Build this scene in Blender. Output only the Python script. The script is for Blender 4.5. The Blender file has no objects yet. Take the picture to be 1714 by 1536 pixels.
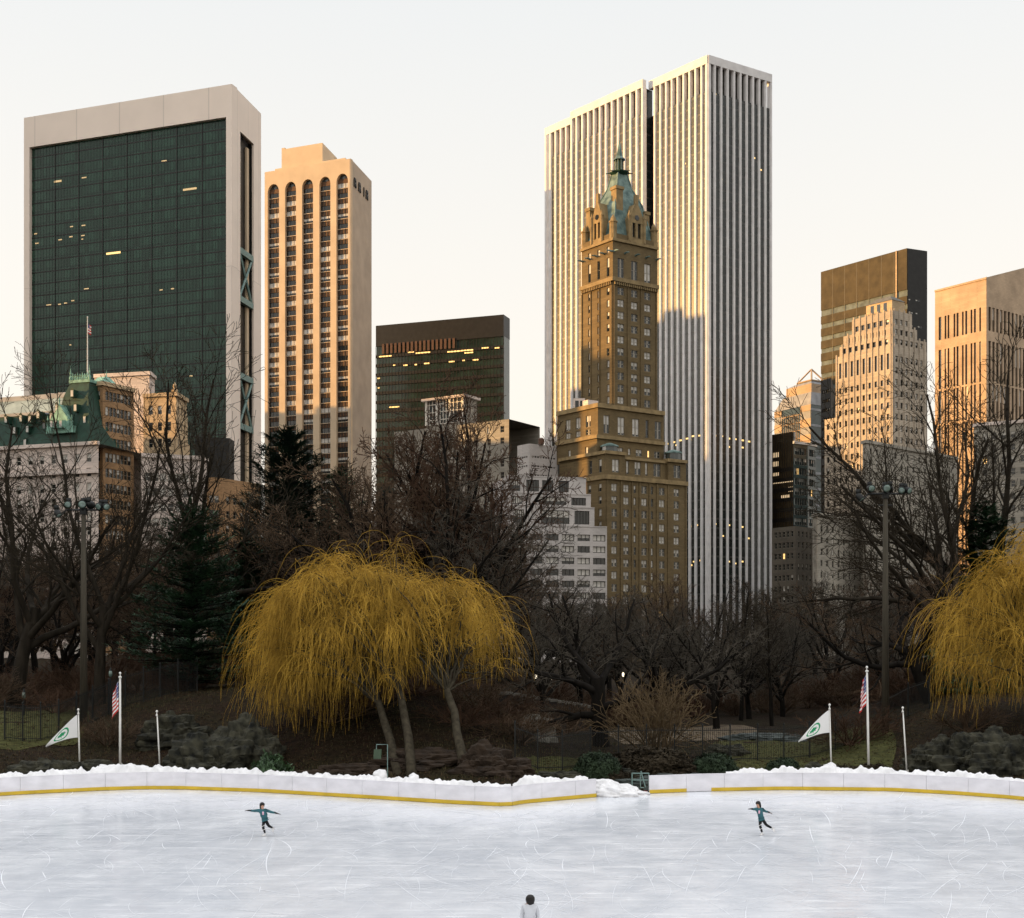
import bpy, bmesh, math, random
import numpy as np
from mathutils import Vector, noise as mn
R = math.radians
sc = bpy.context.scene
col = sc.collection
U, HZ, CX, CZ = 2200., 1080., 857., 8.8        # focal length, eye level and centre on a 1714 x 1536 frame; eye height
def PX(px, D): return (px-CX)*D/U
def PZ(py, D): return CZ-(py-HZ)*D/U
def P3(px, py, D): return Vector((PX(px, D), D, PZ(py, D)))

# ------------------------------------------------------------------ materials
def new_mat(name):
    m = bpy.data.materials.new(name); m.use_nodes = True
    nt = m.node_tree; return m, nt, nt.nodes['Principled BSDF']
def M(name, c, rough=.8, var=.2, scale=1., bump=0., spec=.3, metal=0., c2=None, stretch=(1, 1, 1), detail=6.):
    m, nt, b = new_mat(name)
    b.inputs['Roughness'].default_value = rough
    b.inputs['Specular IOR Level'].default_value = spec
    b.inputs['Metallic'].default_value = metal
    tc = nt.nodes.new('ShaderNodeTexCoord'); mp = nt.nodes.new('ShaderNodeMapping'); mp.inputs['Scale'].default_value = stretch
    nt.links.new(tc.outputs['Object'], mp.inputs[0])
    n = nt.nodes.new('ShaderNodeTexNoise'); n.inputs['Scale'].default_value = scale; n.inputs['Detail'].default_value = detail
    nt.links.new(mp.outputs[0], n.inputs['Vector'])
    r = nt.nodes.new('ShaderNodeValToRGB')
    r.color_ramp.elements[0].position = .32; r.color_ramp.elements[1].position = .68
    ca = [max(0, x*(1-var)) for x in c]; cb = [min(1, x*(1+var)) for x in (c2 or c)]
    r.color_ramp.elements[0].color = (*ca, 1); r.color_ramp.elements[1].color = (*cb, 1)
    nt.links.new(n.outputs['Fac'], r.inputs[0]); nt.links.new(r.outputs[0], b.inputs['Base Color'])
    if bump:
        bp = nt.nodes.new('ShaderNodeBump'); bp.inputs['Strength'].default_value = bump; bp.inputs['Distance'].default_value = .1
        nt.links.new(n.outputs['Fac'], bp.inputs['Height']); nt.links.new(bp.outputs[0], b.inputs['Normal'])
    return m
def emit(name, c, s):
    m, nt, b = new_mat(name)
    b.inputs['Base Color'].default_value = (*c, 1); b.inputs['Emission Color'].default_value = (*c, 1); b.inputs['Emission Strength'].default_value = s
    return m
def glass(name, c, rough=.06, spec=.6, var=.25, scale=.35):
    return M(name, c, rough, var, scale, 0, spec)
def masonry(name, c, bw=2.2, bh=.6, mortar=.03, var=.12, rough=.85, dark=.75, amp=(.78, 1.12)):
    """Stone or brick courses: a brick texture in metres on the wall's own plane, plus weathering noise."""
    m, nt, b = new_mat(name); b.inputs['Roughness'].default_value = rough; b.inputs['Specular IOR Level'].default_value = .25
    tc = nt.nodes.new('ShaderNodeTexCoord'); sx = nt.nodes.new('ShaderNodeSeparateXYZ'); nt.links.new(tc.outputs['Object'], sx.inputs[0])
    ad = nt.nodes.new('ShaderNodeMath'); ad.operation = 'ADD'; nt.links.new(sx.outputs[0], ad.inputs[0]); nt.links.new(sx.outputs[1], ad.inputs[1])
    cb = nt.nodes.new('ShaderNodeCombineXYZ'); nt.links.new(ad.outputs[0], cb.inputs[0]); nt.links.new(sx.outputs[2], cb.inputs[1])
    br = nt.nodes.new('ShaderNodeTexBrick'); br.inputs['Scale'].default_value = 1
    br.inputs['Brick Width'].default_value = bw; br.inputs['Row Height'].default_value = bh; br.inputs['Mortar Size'].default_value = mortar
    br.inputs['Color1'].default_value = (*[x*(1-var) for x in c], 1); br.inputs['Color2'].default_value = (*[min(1, x*(1+var)) for x in c], 1)
    br.inputs['Mortar'].default_value = (*[x*dark for x in c], 1)
    nt.links.new(cb.outputs[0], br.inputs['Vector'])
    n = nt.nodes.new('ShaderNodeTexNoise'); n.inputs['Scale'].default_value = .12; n.inputs['Detail'].default_value = 8
    nt.links.new(tc.outputs['Object'], n.inputs['Vector'])
    mr = nt.nodes.new('ShaderNodeMapRange'); mr.inputs[1].default_value = .3; mr.inputs[2].default_value = .7; mr.inputs[3].default_value = amp[0]; mr.inputs[4].default_value = amp[1]
    nt.links.new(n.outputs['Fac'], mr.inputs[0])
    mx = nt.nodes.new('ShaderNodeMix'); mx.data_type = 'RGBA'; mx.blend_type = 'MULTIPLY'; mx.inputs[0].default_value = 1
    nt.links.new(br.outputs['Color'], mx.inputs[6]); nt.links.new(mr.outputs[0], mx.inputs[7]); nt.links.new(mx.outputs[2], b.inputs['Base Color'])
    return m

MT = {}
def mats_init():
    MT.update(
    trav=masonry('travertine', (.82, .70, .60), 9.5, 60, .12, .03, .7, .8, (.95, 1.03)),
    marble=M('white_marble', (.66, .635, .62), .6, .1, .3),
    strip=None,
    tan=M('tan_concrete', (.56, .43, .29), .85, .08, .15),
    tanside=M('tan_concrete_shaded', (.42, .34, .26), .85, .1, .15),  # darker copy of the tan concrete, the end wall's shade put into its colour
    brownspan=M('brown_spandrel', (.10, .047, .02), .6, .3, 1.5),
    black=M('black_metal', (.012, .011, .010), .45, .3, .5),
    blackfin=M('dark_bronze', (.02, .016, .012), .5, .3, .5),
    rust=M('brown_louvre', (.10, .05, .03), .6, .2, 1),
    brick_olive=masonry('sherry_brick', (.158, .113, .055), 1.2, .4, .03, .14),
    trim_olive=M('sherry_stone', (.25, .18, .088), .85, .25, .6),
    verdigris=M('verdigris_copper', (.085, .15, .14), .7, .4, .5, .2, c2=(.15, .21, .19)),
    lead_roof=M('lead_roof', (.27, .31, .28), .6, .25, .5), verd_dark=M('dark_green_slate', (.013, .044, .028), .6, .3, .8),
    verd_pale=M('pale_green_copper', (.20, .36, .28), .7, .35, .8),
    white_brick=masonry('white_glazed_brick', (.50, .46, .43), 1.2, .4, .02, .06),
    white_stone=masonry('plaza_stone', (.66, .555, .485), 1.8, .55, .03, .1),
    brown_brick=masonry('brown_brick', (.34, .20, .10), 1, .35, .03, .16),
    gold_stone=masonry('gold_stone', (.52, .38, .23), 1.8, .6, .03, .1),
    crown_stone=masonry('limestone', (.46, .385, .30), 2., .7, .03, .08),
    dark_masonry=masonry('dark_masonry', (.10, .085, .065), 2., .7, .03, .12), grey_stone=masonry('grey_limestone', (.32, .29, .24), 2., .7, .03, .12),
    granite=masonry('pink_granite', (.48, .35, .235), 2.4, .9, .03, .06),
    roof=M('roof_gravel', (.2, .19, .18), .9),
    pale=M('pale_metal', (.55, .55, .54), .5, .1, .5),
    grey_roof=M('grey_roof', (.28, .28, .29), .5, .2, .4),
    frame=M('window_frame_paint', (.30, .27, .22), .6, .1, 1),
    frame_w=M('white_window_paint', (.65, .60, .52), .6, .1, 1),
    frame_d=M('dark_window_frame', (.03, .028, .025), .5, .1, 1),
    g_dark=glass('window_glass_dark', (.010, .012, .012)),
    g_mid=glass('window_glass_mid', (.055, .065, .062)),
    g_blind=glass('window_glass_blind', (.50, .47, .42), .3, .5),
    g_lit=emit('window_lit', (1., .62, .22), .9),
    green_glass=None,
    bronze_glass=glass('bronze_glass', (.085, .058, .028), .25, .5), block_glass=glass('block_glass', (.018, .033, .026), .14, .5, .5, .2),
    teal_glass=glass('teal_glass', (.03, .05, .05), .1, .6),
    band_pale=M('pale_window_band', (.13, .155, .15), .6, .3, .35, spec=.1),
    brown_face=M('brown_glass_cladding', (.062, .047, .024), .6, .3, .25, spec=.15),
    bronze_lit=emit('lit_office_floor', (1., .72, .42), .38),
    lamp_on=emit('lamp_glow', (1., .86, .62), 1.6),
    lamp_red=emit('red_light', (1., .08, .06), 2.),
    strip_lit=emit('ceiling_light', (1., .66, .24), .75), strip_dim=emit('dim_ceiling_light', (1., .70, .34), .11),
    iron=M('black_iron', (.012, .013, .012), .5, .2, 2),
    steel_green=M('green_steel', (.16, .24, .22), .5, .15, 1),
    pole_white=M('white_pole_paint', (.75, .73, .68), .4, .06, 1),
    pole_brown=M('weathered_wood_pole', (.052, .044, .030), .8, .25, 2, .1, stretch=(4, 4, .3)),
    lens=glass('floodlight_lens', (.15, .21, .18), .15, .8, .3, 3.),
    pale_coat=M('pale_coat', (.55, .56, .59), .9, .08, 4., .2), skate_mark=M('skate_mark', (.785, .80, .835), .5, .07, 2.), board=M('rink_board_plastic', (.76, .74, .77), .45, .09, 1.1, stretch=(1, 1, 2)),
    kick=M('yellow_kick_strip', (.62, .42, .035), .5, .14, .8),
    snow=M('snow', (.78, .77, .775), .75, .13, 2.2, .6),
    bark=M('bark', (.026, .021, .015), .95, .4, 3., .4, spec=.1, stretch=(1, 1, .25)),
    bark_dk=M('dark_bark', (.012, .010, .008), .95, .4, 3., .4, spec=.1, stretch=(1, 1, .25)),
    twig_brown=M('brown_twigs', (.090, .060, .038), .95, .4, .6, spec=.1),
    twig_grey=M('grey_twigs', (.078, .067, .052), .95, .35, .6, spec=.1),
    twig_red=M('russet_twigs', (.078, .045, .028), .95, .4, .6, spec=.1),
    twig_dark=M('dark_twigs', (.036, .028, .018), .95, .35, .6, spec=.1),
    twig_tan=M('tan_twigs', (.15, .105, .058), .95, .3, .6, spec=.1),
    needle=M('pine_needles', (.028, .070, .038), .7, .5, 1.2, spec=.15, c2=(.046, .098, .050)),
    needle_dk=M('dark_needles', (.020, .046, .027), .7, .5, 1.2, spec=.25),
    mound_leaf=M('mound_leaf', (.017, .029, .015), .7, .5, 1.5, spec=.15, c2=(.030, .046, .024)), leaf=M('evergreen_leaf', (.035, .070, .026), .5, .5, 1.5, spec=.35),
    willow=M('yellow_willow_withes', (.36, .205, .024), .8, .45, .55, spec=.15, c2=(.44, .265, .040)),
    willow_bark=M('willow_bark', (.048, .040, .027), .95, .4, 3, .4, spec=.1),
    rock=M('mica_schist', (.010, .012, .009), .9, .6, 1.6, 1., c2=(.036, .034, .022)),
    rock_pale=M('pale_boulder', (.15, .14, .115), .8, .3, 1.2, .4),
    rock_wet=M('grey_green_rock', (.045, .055, .05), .6, .4, 1.2, .5),
    dead=M('leaf_litter_rock', (.028, .018, .011), .95, .4, 1.2, .5),
    flag_white=M('white_flag_cloth', (.76, .75, .73), .8, .04, 1),
    flag_green=M('green_flag_print', (.02, .30, .12), .8, .1, 2),
    flag_red=M('red_flag_cloth', (.50, .035, .03), .8, .1, 2),
    flag_blue=M('blue_flag_cloth', (.035, .05, .16), .8, .1, 2),
    skin=M('skin', (.52, .30, .20), .55, .06, 3),
    hair=M('black_hair', (.012, .009, .008), .5, .2, 8),
    teal=M('teal_fleece', (.035, .115, .135), .9, .2, 5, .2),
    navy=M('navy_sleeve', (.022, .05, .075), .9, .2, 5, .2),
    blk=M('black_leggings', (.006, .006, .007), .8, .2, 4),
    white_boot=M('white_leather', (.78, .76, .74), .4, .05, 3),
    blade=M('steel_blade', (.6, .6, .62), .3, .05, 3, 0, .5, 1.),
    pinkp=M('pink_print', (.72, .45, .55), .8, .2, 20),
    sign_green=M('green_sign', (.055, .085, .05), .5, .1, 3),
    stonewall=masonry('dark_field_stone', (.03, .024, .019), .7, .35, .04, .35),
    coping=M('pale_coping', (.13, .12, .10), .8, .2, 1),
    )
    # ice: scraped, streaked sheet
    m, nt, b = new_mat('ice_surface')
    tc = nt.nodes.new('ShaderNodeTexCoord')
    def nz(scale, stretch, rot, detail=8):
        mp = nt.nodes.new('ShaderNodeMapping'); mp.inputs['Scale'].default_value = stretch; mp.inputs['Rotation'].default_value = (0, 0, R(rot))
        n = nt.nodes.new('ShaderNodeTexNoise'); n.inputs['Scale'].default_value = scale; n.inputs['Detail'].default_value = detail; n.inputs['Roughness'].default_value = .62
        nt.links.new(tc.outputs['Object'], mp.inputs[0]); nt.links.new(mp.outputs[0], n.inputs['Vector']); return n
    n1 = nz(.22, (1, .6, 1), 8); n2 = nz(.8, (.9, .8, 1), -14); n3 = nz(1.9, (.13, 1.5, 1), 52, 4); n4 = nz(1.9, (.11, 1.5, 1), -40, 4); n5 = nz(2.2, (.22, 1.6, 1), 6, 4)
    def rng(n, a, bb):
        r = nt.nodes.new('ShaderNodeMapRange'); r.inputs[1].default_value = a; r.inputs[2].default_value = bb; nt.links.new(n.outputs['Fac'], r.inputs[0]); return r
    def mul(x, k):
        q = nt.nodes.new('ShaderNodeMath'); q.operation = 'MULTIPLY'; q.inputs[1].default_value = k; nt.links.new(x.outputs[0], q.inputs[0]); return q
    def add(x, y):
        q = nt.nodes.new('ShaderNodeMath'); q.operation = 'ADD'; nt.links.new(x.outputs[0], q.inputs[0]); nt.links.new(y.outputs[0], q.inputs[1]); return q
    s = add(add(mul(rng(n1, .3, .7), .30), mul(rng(n2, .36, .68), .26)), add(add(mul(rng(n3, .54, .70), .27), mul(rng(n4, .55, .70), .27)), mul(rng(n5, .60, .70), .20)))
    cr = nt.nodes.new('ShaderNodeValToRGB'); e = cr.color_ramp.elements
    e[0].position = .10; e[0].color = (.68, .71, .765, 1); e[1].position = .82; e[1].color = (.90, .905, .925, 1)
    k = cr.color_ramp.elements.new(.42); k.color = (.775, .795, .835, 1)
    nt.links.new(s.outputs[0], cr.inputs[0]); nt.links.new(cr.outputs[0], b.inputs['Base Color'])
    rr = nt.nodes.new('ShaderNodeMapRange'); rr.inputs[3].default_value = .09; rr.inputs[4].default_value = .42; nt.links.new(s.outputs[0], rr.inputs[0]); nt.links.new(rr.outputs[0], b.inputs['Roughness'])
    b.inputs['Specular IOR Level'].default_value = .35
    bp = nt.nodes.new('ShaderNodeBump'); bp.inputs['Strength'].default_value = .15; bp.inputs['Distance'].default_value = .02
    nt.links.new(s.outputs[0], bp.inputs['Height']); nt.links.new(bp.outputs[0], b.inputs['Normal'])
    MT['ice'] = m
    # ground: dead grass, soil and leaf litter
    m, nt, b = new_mat('park_ground'); b.inputs['Roughness'].default_value = .95; b.inputs['Specular IOR Level'].default_value = .1
    tc = nt.nodes.new('ShaderNodeTexCoord')
    a1 = nz(.22, (1, 1, 1), 0); a2 = nz(2.6, (1, 1, 1), 0, 10)
    c1 = nt.nodes.new('ShaderNodeValToRGB'); e = c1.color_ramp.elements
    e[0].position = .36; e[0].color = (.019, .015, .006, 1); e[1].position = .62; e[1].color = (.020, .011, .006, 1)
    c2 = nt.nodes.new('ShaderNodeValToRGB'); e = c2.color_ramp.elements
    e[0].position = .3; e[0].color = (.25, .25, .25, 1); e[1].position = .7; e[1].color = (1.5, 1.5, 1.5, 1)
    for n, c in ((a1, c1), (a2, c2)):
        nt.links.new(tc.outputs['Object'], n.inputs['Vector']); nt.links.new(n.outputs['Fac'], c.inputs[0])
    mx = nt.nodes.new('ShaderNodeMix'); mx.data_type = 'RGBA'; mx.blend_type = 'MULTIPLY'; mx.inputs[0].default_value = 1
    nt.links.new(c1.outputs[0], mx.inputs[6]); nt.links.new(c2.outputs[0], mx.inputs[7]); nt.links.new(mx.outputs[2], b.inputs['Base Color'])
    bp = nt.nodes.new('ShaderNodeBump'); bp.inputs['Strength'].default_value = .8; bp.inputs['Distance'].default_value = .15
    nt.links.new(a2.outputs['Fac'], bp.inputs['Height']); nt.links.new(bp.outputs[0], b.inputs['Normal'])
    MT['ground'] = m
    MT['lawn'] = M('winter_lawn', (.052, .052, .017), .95, .45, 2.2, .6, spec=.1, detail=10)
    MT['path'] = M('park_path', (.13, .10, .068), .9, .2, 1.5, .2, spec=.1)
    def floors(name, cg, cs, fh, gf, rough=.1, spec=.6, var=.3):
        """A strip of stacked storeys: glass pane then spandrel, every fh metres."""
        m, nt, b = new_mat(name); b.inputs['Specular IOR Level'].default_value = spec
        tc = nt.nodes.new('ShaderNodeTexCoord'); sx = nt.nodes.new('ShaderNodeSeparateXYZ'); nt.links.new(tc.outputs['Object'], sx.inputs[0])
        dv = nt.nodes.new('ShaderNodeMath'); dv.operation = 'DIVIDE'; dv.inputs[1].default_value = fh; nt.links.new(sx.outputs[2], dv.inputs[0])
        fr = nt.nodes.new('ShaderNodeMath'); fr.operation = 'FRACT'; nt.links.new(dv.outputs[0], fr.inputs[0])
        gt = nt.nodes.new('ShaderNodeMath'); gt.operation = 'GREATER_THAN'; gt.inputs[1].default_value = gf; nt.links.new(fr.outputs[0], gt.inputs[0])
        wn = nt.nodes.new('ShaderNodeTexWhiteNoise'); wn.noise_dimensions = '3D'
        fl = nt.nodes.new('ShaderNodeVectorMath'); fl.operation = 'SNAP'; fl.inputs[1].default_value = (1.7, 1.7, fh); nt.links.new(tc.outputs['Object'], fl.inputs[0]); nt.links.new(fl.outputs[0], wn.inputs['Vector'])
        mr = nt.nodes.new('ShaderNodeMapRange'); mr.inputs[3].default_value = 1-var; mr.inputs[4].default_value = 1+var; nt.links.new(wn.outputs['Value'], mr.inputs[0])
        mu = nt.nodes.new('ShaderNodeMix'); mu.data_type = 'RGBA'; mu.blend_type = 'MULTIPLY'; mu.inputs[0].default_value = 1; mu.inputs[6].default_value = (*cg, 1); nt.links.new(mr.outputs[0], mu.inputs[7])
        mx = nt.nodes.new('ShaderNodeMix'); mx.data_type = 'RGBA'; nt.links.new(gt.outputs[0], mx.inputs[0]); nt.links.new(mu.outputs[2], mx.inputs[6]); mx.inputs[7].default_value = (*cs, 1)
        nt.links.new(mx.outputs[2], b.inputs['Base Color'])
        r = nt.nodes.new('ShaderNodeMapRange'); r.inputs[3].default_value = rough; r.inputs[4].default_value = rough+.08; nt.links.new(gt.outputs[0], r.inputs[0]); nt.links.new(r.outputs[0], b.inputs['Roughness'])
        return m
    MT['strip'] = floors('dark_window_strip', (.013, .016, .014), (.030, .028, .024), 3.6, .80, .27, .5)
    MT['green_glass'] = floors('green_curtain_glass', (.020, .050, .034), (.012, .032, .023), 3.6, .86, .14, .28, .3)

# ------------------------------------------------------------------ mesh collecting
class MB:
    def __init__(s): s.v = []; s.f = []; s.m = []
    def poly(s, pts, m=0):
        k = len(s.v); s.v += [tuple(p) for p in pts]; s.f.append(tuple(range(k, k+len(pts)))); s.m.append(m)
    def obox(s, o, ex, ey, ez, m=0):
        o, ex, ey, ez = Vector(o), Vector(ex), Vector(ey), Vector(ez)
        if ex.cross(ey).dot(ez) < 0: o, ex = o+ex, -ex
        k = len(s.v)
        for c in ((0,0,0),(1,0,0),(1,1,0),(0,1,0),(0,0,1),(1,0,1),(1,1,1),(0,1,1)): s.v.append(tuple(o+ex*c[0]+ey*c[1]+ez*c[2]))
        for f in ((0,3,2,1),(4,5,6,7),(0,1,5,4),(1,2,6,5),(2,3,7,6),(3,0,4,7)): s.f.append(tuple(k+i for i in f)); s.m.append(m)
    def box(s, c, sx, sy, sz, rz=0, m=0):
        """Box standing on c, turned by rz."""
        ca, sa = math.cos(rz), math.sin(rz); ex = Vector((ca*sx, sa*sx, 0)); ey = Vector((-sa*sy, ca*sy, 0))
        s.obox(Vector(c)-ex/2-ey/2, ex, ey, (0, 0, sz), m)
    def loft(s, a, za, b, zb, m=0, top=None, bot=None):
        """Sides between polygon a at za and polygon b at zb (counter-clockwise from above)."""
        k = len(s.v); n = len(a)
        s.v += [(p[0], p[1], za) for p in a]+[(p[0], p[1], zb) for p in b]
        for i in range(n):
            j = (i+1) % n; s.f.append((k+i, k+j, k+n+j, k+n+i)); s.m.append(m)
        if top is not None: s.f.append(tuple(range(k+n, k+2*n))); s.m.append(top)
        if bot is not None: s.f.append(tuple(range(k+n-1, k-1, -1))); s.m.append(bot)
    def prism(s, a, z0, z1, m=0, top=None): s.loft(a, z0, a, z1, m, m if top is None else top, m)
    def tube(s, pts, rads, n=8, m=0, cap=True):
        pts = [Vector(p) for p in pts]; k0 = len(s.v)
        for i, p in enumerate(pts):
            d = (pts[min(i+1, len(pts)-1)]-pts[max(i-1, 0)]).normalized()
            u = d.cross(Vector((0, 1, 0)) if abs(d.y) < .9 else Vector((1, 0, 0))).normalized(); w = d.cross(u)
            for q in range(n):
                a = 2*math.pi*q/n; s.v.append(tuple(p+(u*math.cos(a)+w*math.sin(a))*rads[i]))
        for i in range(len(pts)-1):
            for q in range(n):
                a, b = k0+i*n+q, k0+i*n+(q+1) % n; s.f.append((a, b, b+n, a+n)); s.m.append(m)
        if cap:
            s.f.append(tuple(range(k0+n-1, k0-1, -1))); s.m.append(m)
            e = k0+(len(pts)-1)*n; s.f.append(tuple(range(e, e+n))); s.m.append(m)
    def lathe(s, prof, c, n=12, m=0): s.tube([(c[0], c[1], c[2]+z) for r, z in prof], [r for r, z in prof], n, m)
    def build(s, name, mats, parent=None, smooth=False):
        me = bpy.data.meshes.new(name); off = wloc(parent)
        me.from_pydata([(x-off[0], y-off[1], z-off[2]) for x, y, z in s.v], [], s.f)
        if not isinstance(mats, (list, tuple)): mats = [mats]
        for q in mats: me.materials.append(MT[q] if isinstance(q, str) else q)
        me.polygons.foreach_set('material_index', s.m)
        if smooth: me.polygons.foreach_set('use_smooth', [True]*len(s.f))
        me.update(); return link(name, me, parent)
def wloc(o):
    v = Vector((0, 0, 0))
    while o: v += o.location; o = o.parent
    return v
def link(name, data, parent=None):
    o = bpy.data.objects.new(name, data); col.objects.link(o)
    if parent: o.parent = parent
    return o
def tag(o, label=None, cat=None, group=None, kind=None):
    for k, v in (('label', label), ('category', cat), ('group', group), ('kind', kind)):
        if v: o[k] = v
    return o
def thing(name, label, cat, loc=(0, 0, 0), group=None):
    o = link(name, None); o.location = loc; o.empty_display_size = .5
    return tag(o, label, cat, group)
def np_mesh(name, V, F, mats, smooth=False, mi=None):
    me = bpy.data.meshes.new(name); V = np.asarray(V, np.float32).reshape(-1, 3); F = np.asarray(F, np.int32); k = F.shape[1]
    me.vertices.add(len(V)); me.vertices.foreach_set('co', V.ravel())
    me.loops.add(F.size); me.loops.foreach_set('vertex_index', F.ravel())
    me.polygons.add(len(F)); me.polygons.foreach_set('loop_start', np.arange(0, F.size, k, dtype=np.int32))
    me.polygons.foreach_set('use_smooth', np.full(len(F), smooth))
    for q in mats: me.materials.append(MT[q] if isinstance(q, str) else q)
    if mi is not None: me.polygons.foreach_set('material_index', np.asarray(mi, np.int32))
    me.update(calc_edges=True); return me
def seg_mesh(name, S, n, mats, smooth=True):
    """S rows: x0 y0 z0 x1 y1 z1 r0 r1 -> one tapered n-sided prism per row."""
    S = np.asarray(S, float); a, b = S[:, 0:3], S[:, 3:6]; d = b-a; d /= np.maximum(np.linalg.norm(d, axis=1, keepdims=True), 1e-6)
    ref = np.where(np.abs(d[:, 2:3]) > .9, np.array([[1., 0, 0]]), np.array([[0, 0, 1.]]))
    u = np.cross(d, ref); u /= np.maximum(np.linalg.norm(u, axis=1, keepdims=True), 1e-6); w = np.cross(d, u)
    an = np.arange(n)*2*np.pi/n; ring = u[:, None, :]*np.cos(an)[None, :, None]+w[:, None, :]*np.sin(an)[None, :, None]
    V = np.stack([a[:, None]+ring*S[:, 6][:, None, None], b[:, None]+ring*S[:, 7][:, None, None]], 1)
    base = (np.arange(len(S))*2*n)[:, None]; i = np.arange(n)[None]; j = (i+1) % n
    F = np.stack([base+i, base+j, base+n+j, base+n+i], -1).reshape(-1, 4)
    return np_mesh(name, V, F, mats, smooth)

# ------------------------------------------------------------------ facades and windows
def top_at(px, py, H):
    D = (H-CZ)*U/(HZ-py); return Vector((PX(px, D), D))
def along(A, d, px):
    """Distance from A along d at which the plan line crosses the sight line px."""
    k = (px-CX)/U; return (k*A.y-A.x)/(d.x-k*d.y)
def v3(p, z): return Vector((p[0], p[1], z))
def outward(d): return Vector((d.y, -d.x))
def facade(mb, wins, A, B, z0, z1, cols=(), rows=(), depth=.35, m=0, kinds=('sash',), glassw=(5, 2, 3, .1), rnd=random, skip=0.):
    """Wall from A to B (left to right seen from outside) with real openings; fills wins with the panes behind them."""
    A, B = Vector(A), Vector(B); L = (B-A).length; d = (B-A)/L; n = outward(d); ang = math.atan2(d.y, d.x)
    cols = [c for c in cols if c[0] > .05 and c[1] < L-.05]; rows = [r for r in rows if r[0] > z0+.05 and r[1] < z1-.05]
    def q(u0, u1, a, b):
        if u1-u0 > 1e-3 and b-a > 1e-3: mb.poly([v3(A+d*u0, a), v3(A+d*u1, a), v3(A+d*u1, b), v3(A+d*u0, b)], m)
    z = z0
    for (a, b) in rows:
        q(0, L, z, a); u = 0
        for i, (c0, c1) in enumerate(cols):
            if skip and rnd.random() < skip: continue
            q(u, c0, a, b); u = c1; p0, p1 = A+d*c0, A+d*c1; r0, r1 = p0-n*depth, p1-n*depth
            mb.poly([v3(p0, a), v3(r0, a), v3(r0, b), v3(p0, b)], m); mb.poly([v3(r1, a), v3(p1, a), v3(p1, b), v3(r1, b)], m)
            mb.poly([v3(p0, a), v3(p1, a), v3(r1, a), v3(r0, a)], m); mb.poly([v3(r0, b), v3(r1, b), v3(p1, b), v3(p0, b)], m)
            g = rnd.choices(range(4), glassw)[0]
            wins.append((v3((r0+r1)/2, (a+b)/2), ang, c1-c0, b-a, kinds[i % len(kinds)], g))
        q(u, L, a, b); z = b
    q(0, L, z, z1)
GL = ('g_dark', 'g_mid', 'g_blind', 'g_lit'); WCACHE = {}
def win_geo(mb, w, h, kind, g, T=lambda p: p):
    def P(x, y, z): return T(Vector((x, y, z)))
    def bar(x0, x1, z0, z1): mb.obox(P(x0, -.07, z0), P(x1, -.07, z0)-P(x0, -.07, z0), P(x0, -.012, z0)-P(x0, -.07, z0), P(x0, -.07, z1)-P(x0, -.07, z0), 1)
    a, b = w/2, h/2; t = min(.12, w*.07)
    if g == 1 or (g == 2 and kind != 'plain'):      # blind drawn part of the way
        zc = -b+h*(.5 if g == 1 else .12)
        mb.poly([P(-a, 0, -b), P(a, 0, -b), P(a, 0, zc), P(-a, 0, zc)], 0); mb.poly([P(-a, 0, zc), P(a, 0, zc), P(a, 0, b), P(-a, 0, b)], 2)
    else: mb.poly([P(-a, 0, -b), P(a, 0, -b), P(a, 0, b), P(-a, 0, b)], 0)
    for x0, x1, z0, z1 in ((-a, -a+t, -b, b), (a-t, a, -b, b), (-a+t, a-t, -b, -b+t), (-a+t, a-t, b-t, b)): bar(x0, x1, z0, z1)
    nx = {'sash': 1, 'pair': 2, 'triple': 3, 'plain': 1, 'wide': 5}[kind]
    for i in range(1, nx): x = -a+w*i/nx; k = t*(2.2 if kind == 'pair' else .7); bar(x-k, x+k, -b+t, b-t)
    if kind in ('sash', 'pair'): bar(-a+t, a-t, -t/2, t/2)
def place_windows(th, wins, frame='frame', name='window', cap=100, arch=None):
    """The largest as parts of their own, the remainder as one part."""
    off = wloc(th)
    wins = sorted(wins, key=lambda q: -(q[2]*q[3])/(q[0].y**2)*(1 if abs(q[0].x/q[0].y) < .4 else .01))
    for c, ang, w, h, kind, g in wins[:cap]:
        key = (round(w, 2), round(h, 2), kind, g, frame)
        if key not in WCACHE:
            mb = MB(); win_geo(mb, w, h, kind, g)
            o = mb.build(name, [{0: 'g_dark', 1: 'g_dark', 2: 'g_dark', 3: 'g_lit'}[g], frame, 'g_blind'], None); WCACHE[key] = o.data
            bpy.data.objects.remove(o)
        o = link(name, WCACHE[key], th); o.location = c-off; o.rotation_euler = (0, 0, ang)
    if len(wins) > cap:
        mb = MB()
        for c, ang, w, h, kind, g in wins[cap:]:
            ca, sa = math.cos(ang), math.sin(ang); k = len(mb.m)
            win_geo(mb, w, h, kind, g, lambda p: c+Vector((ca*p.x-sa*p.y, sa*p.x+ca*p.y, p.z)))
            if g == 3: mb.m[k:] = [3 if x == 0 else x for x in mb.m[k:]]
        tag(mb.build(name, ['g_dark', frame, 'g_blind', 'g_lit'], th), kind='stuff')
def even(L, n, w, margin=0.):
    p = (L-2*margin)/n; return [(margin+p*(i+.5)-w/2, margin+p*(i+.5)+w/2) for i in range(n)]
def storeys(z0, z1, fh, sill, h):
    r = []; z = z0
    while z+sill+h < z1: r.append((z+sill, z+sill+h)); z += fh
    return r
class Fr:
    """Plan frame of a building: corner C nearest the eye, l runs back along the left face, r along the right face."""
    def __init__(s, C, l, r): s.C, s.l, s.r = Vector(C), Vector(l).normalized(), Vector(r).normalized()
    def p(s, a, b): return s.C+s.l*a+s.r*b
    def rect(s, a0, a1, b0, b1): return [s.p(a0, b0), s.p(a0, b1), s.p(a1, b1), s.p(a1, b0)]     # counter-clockwise from above
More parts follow.
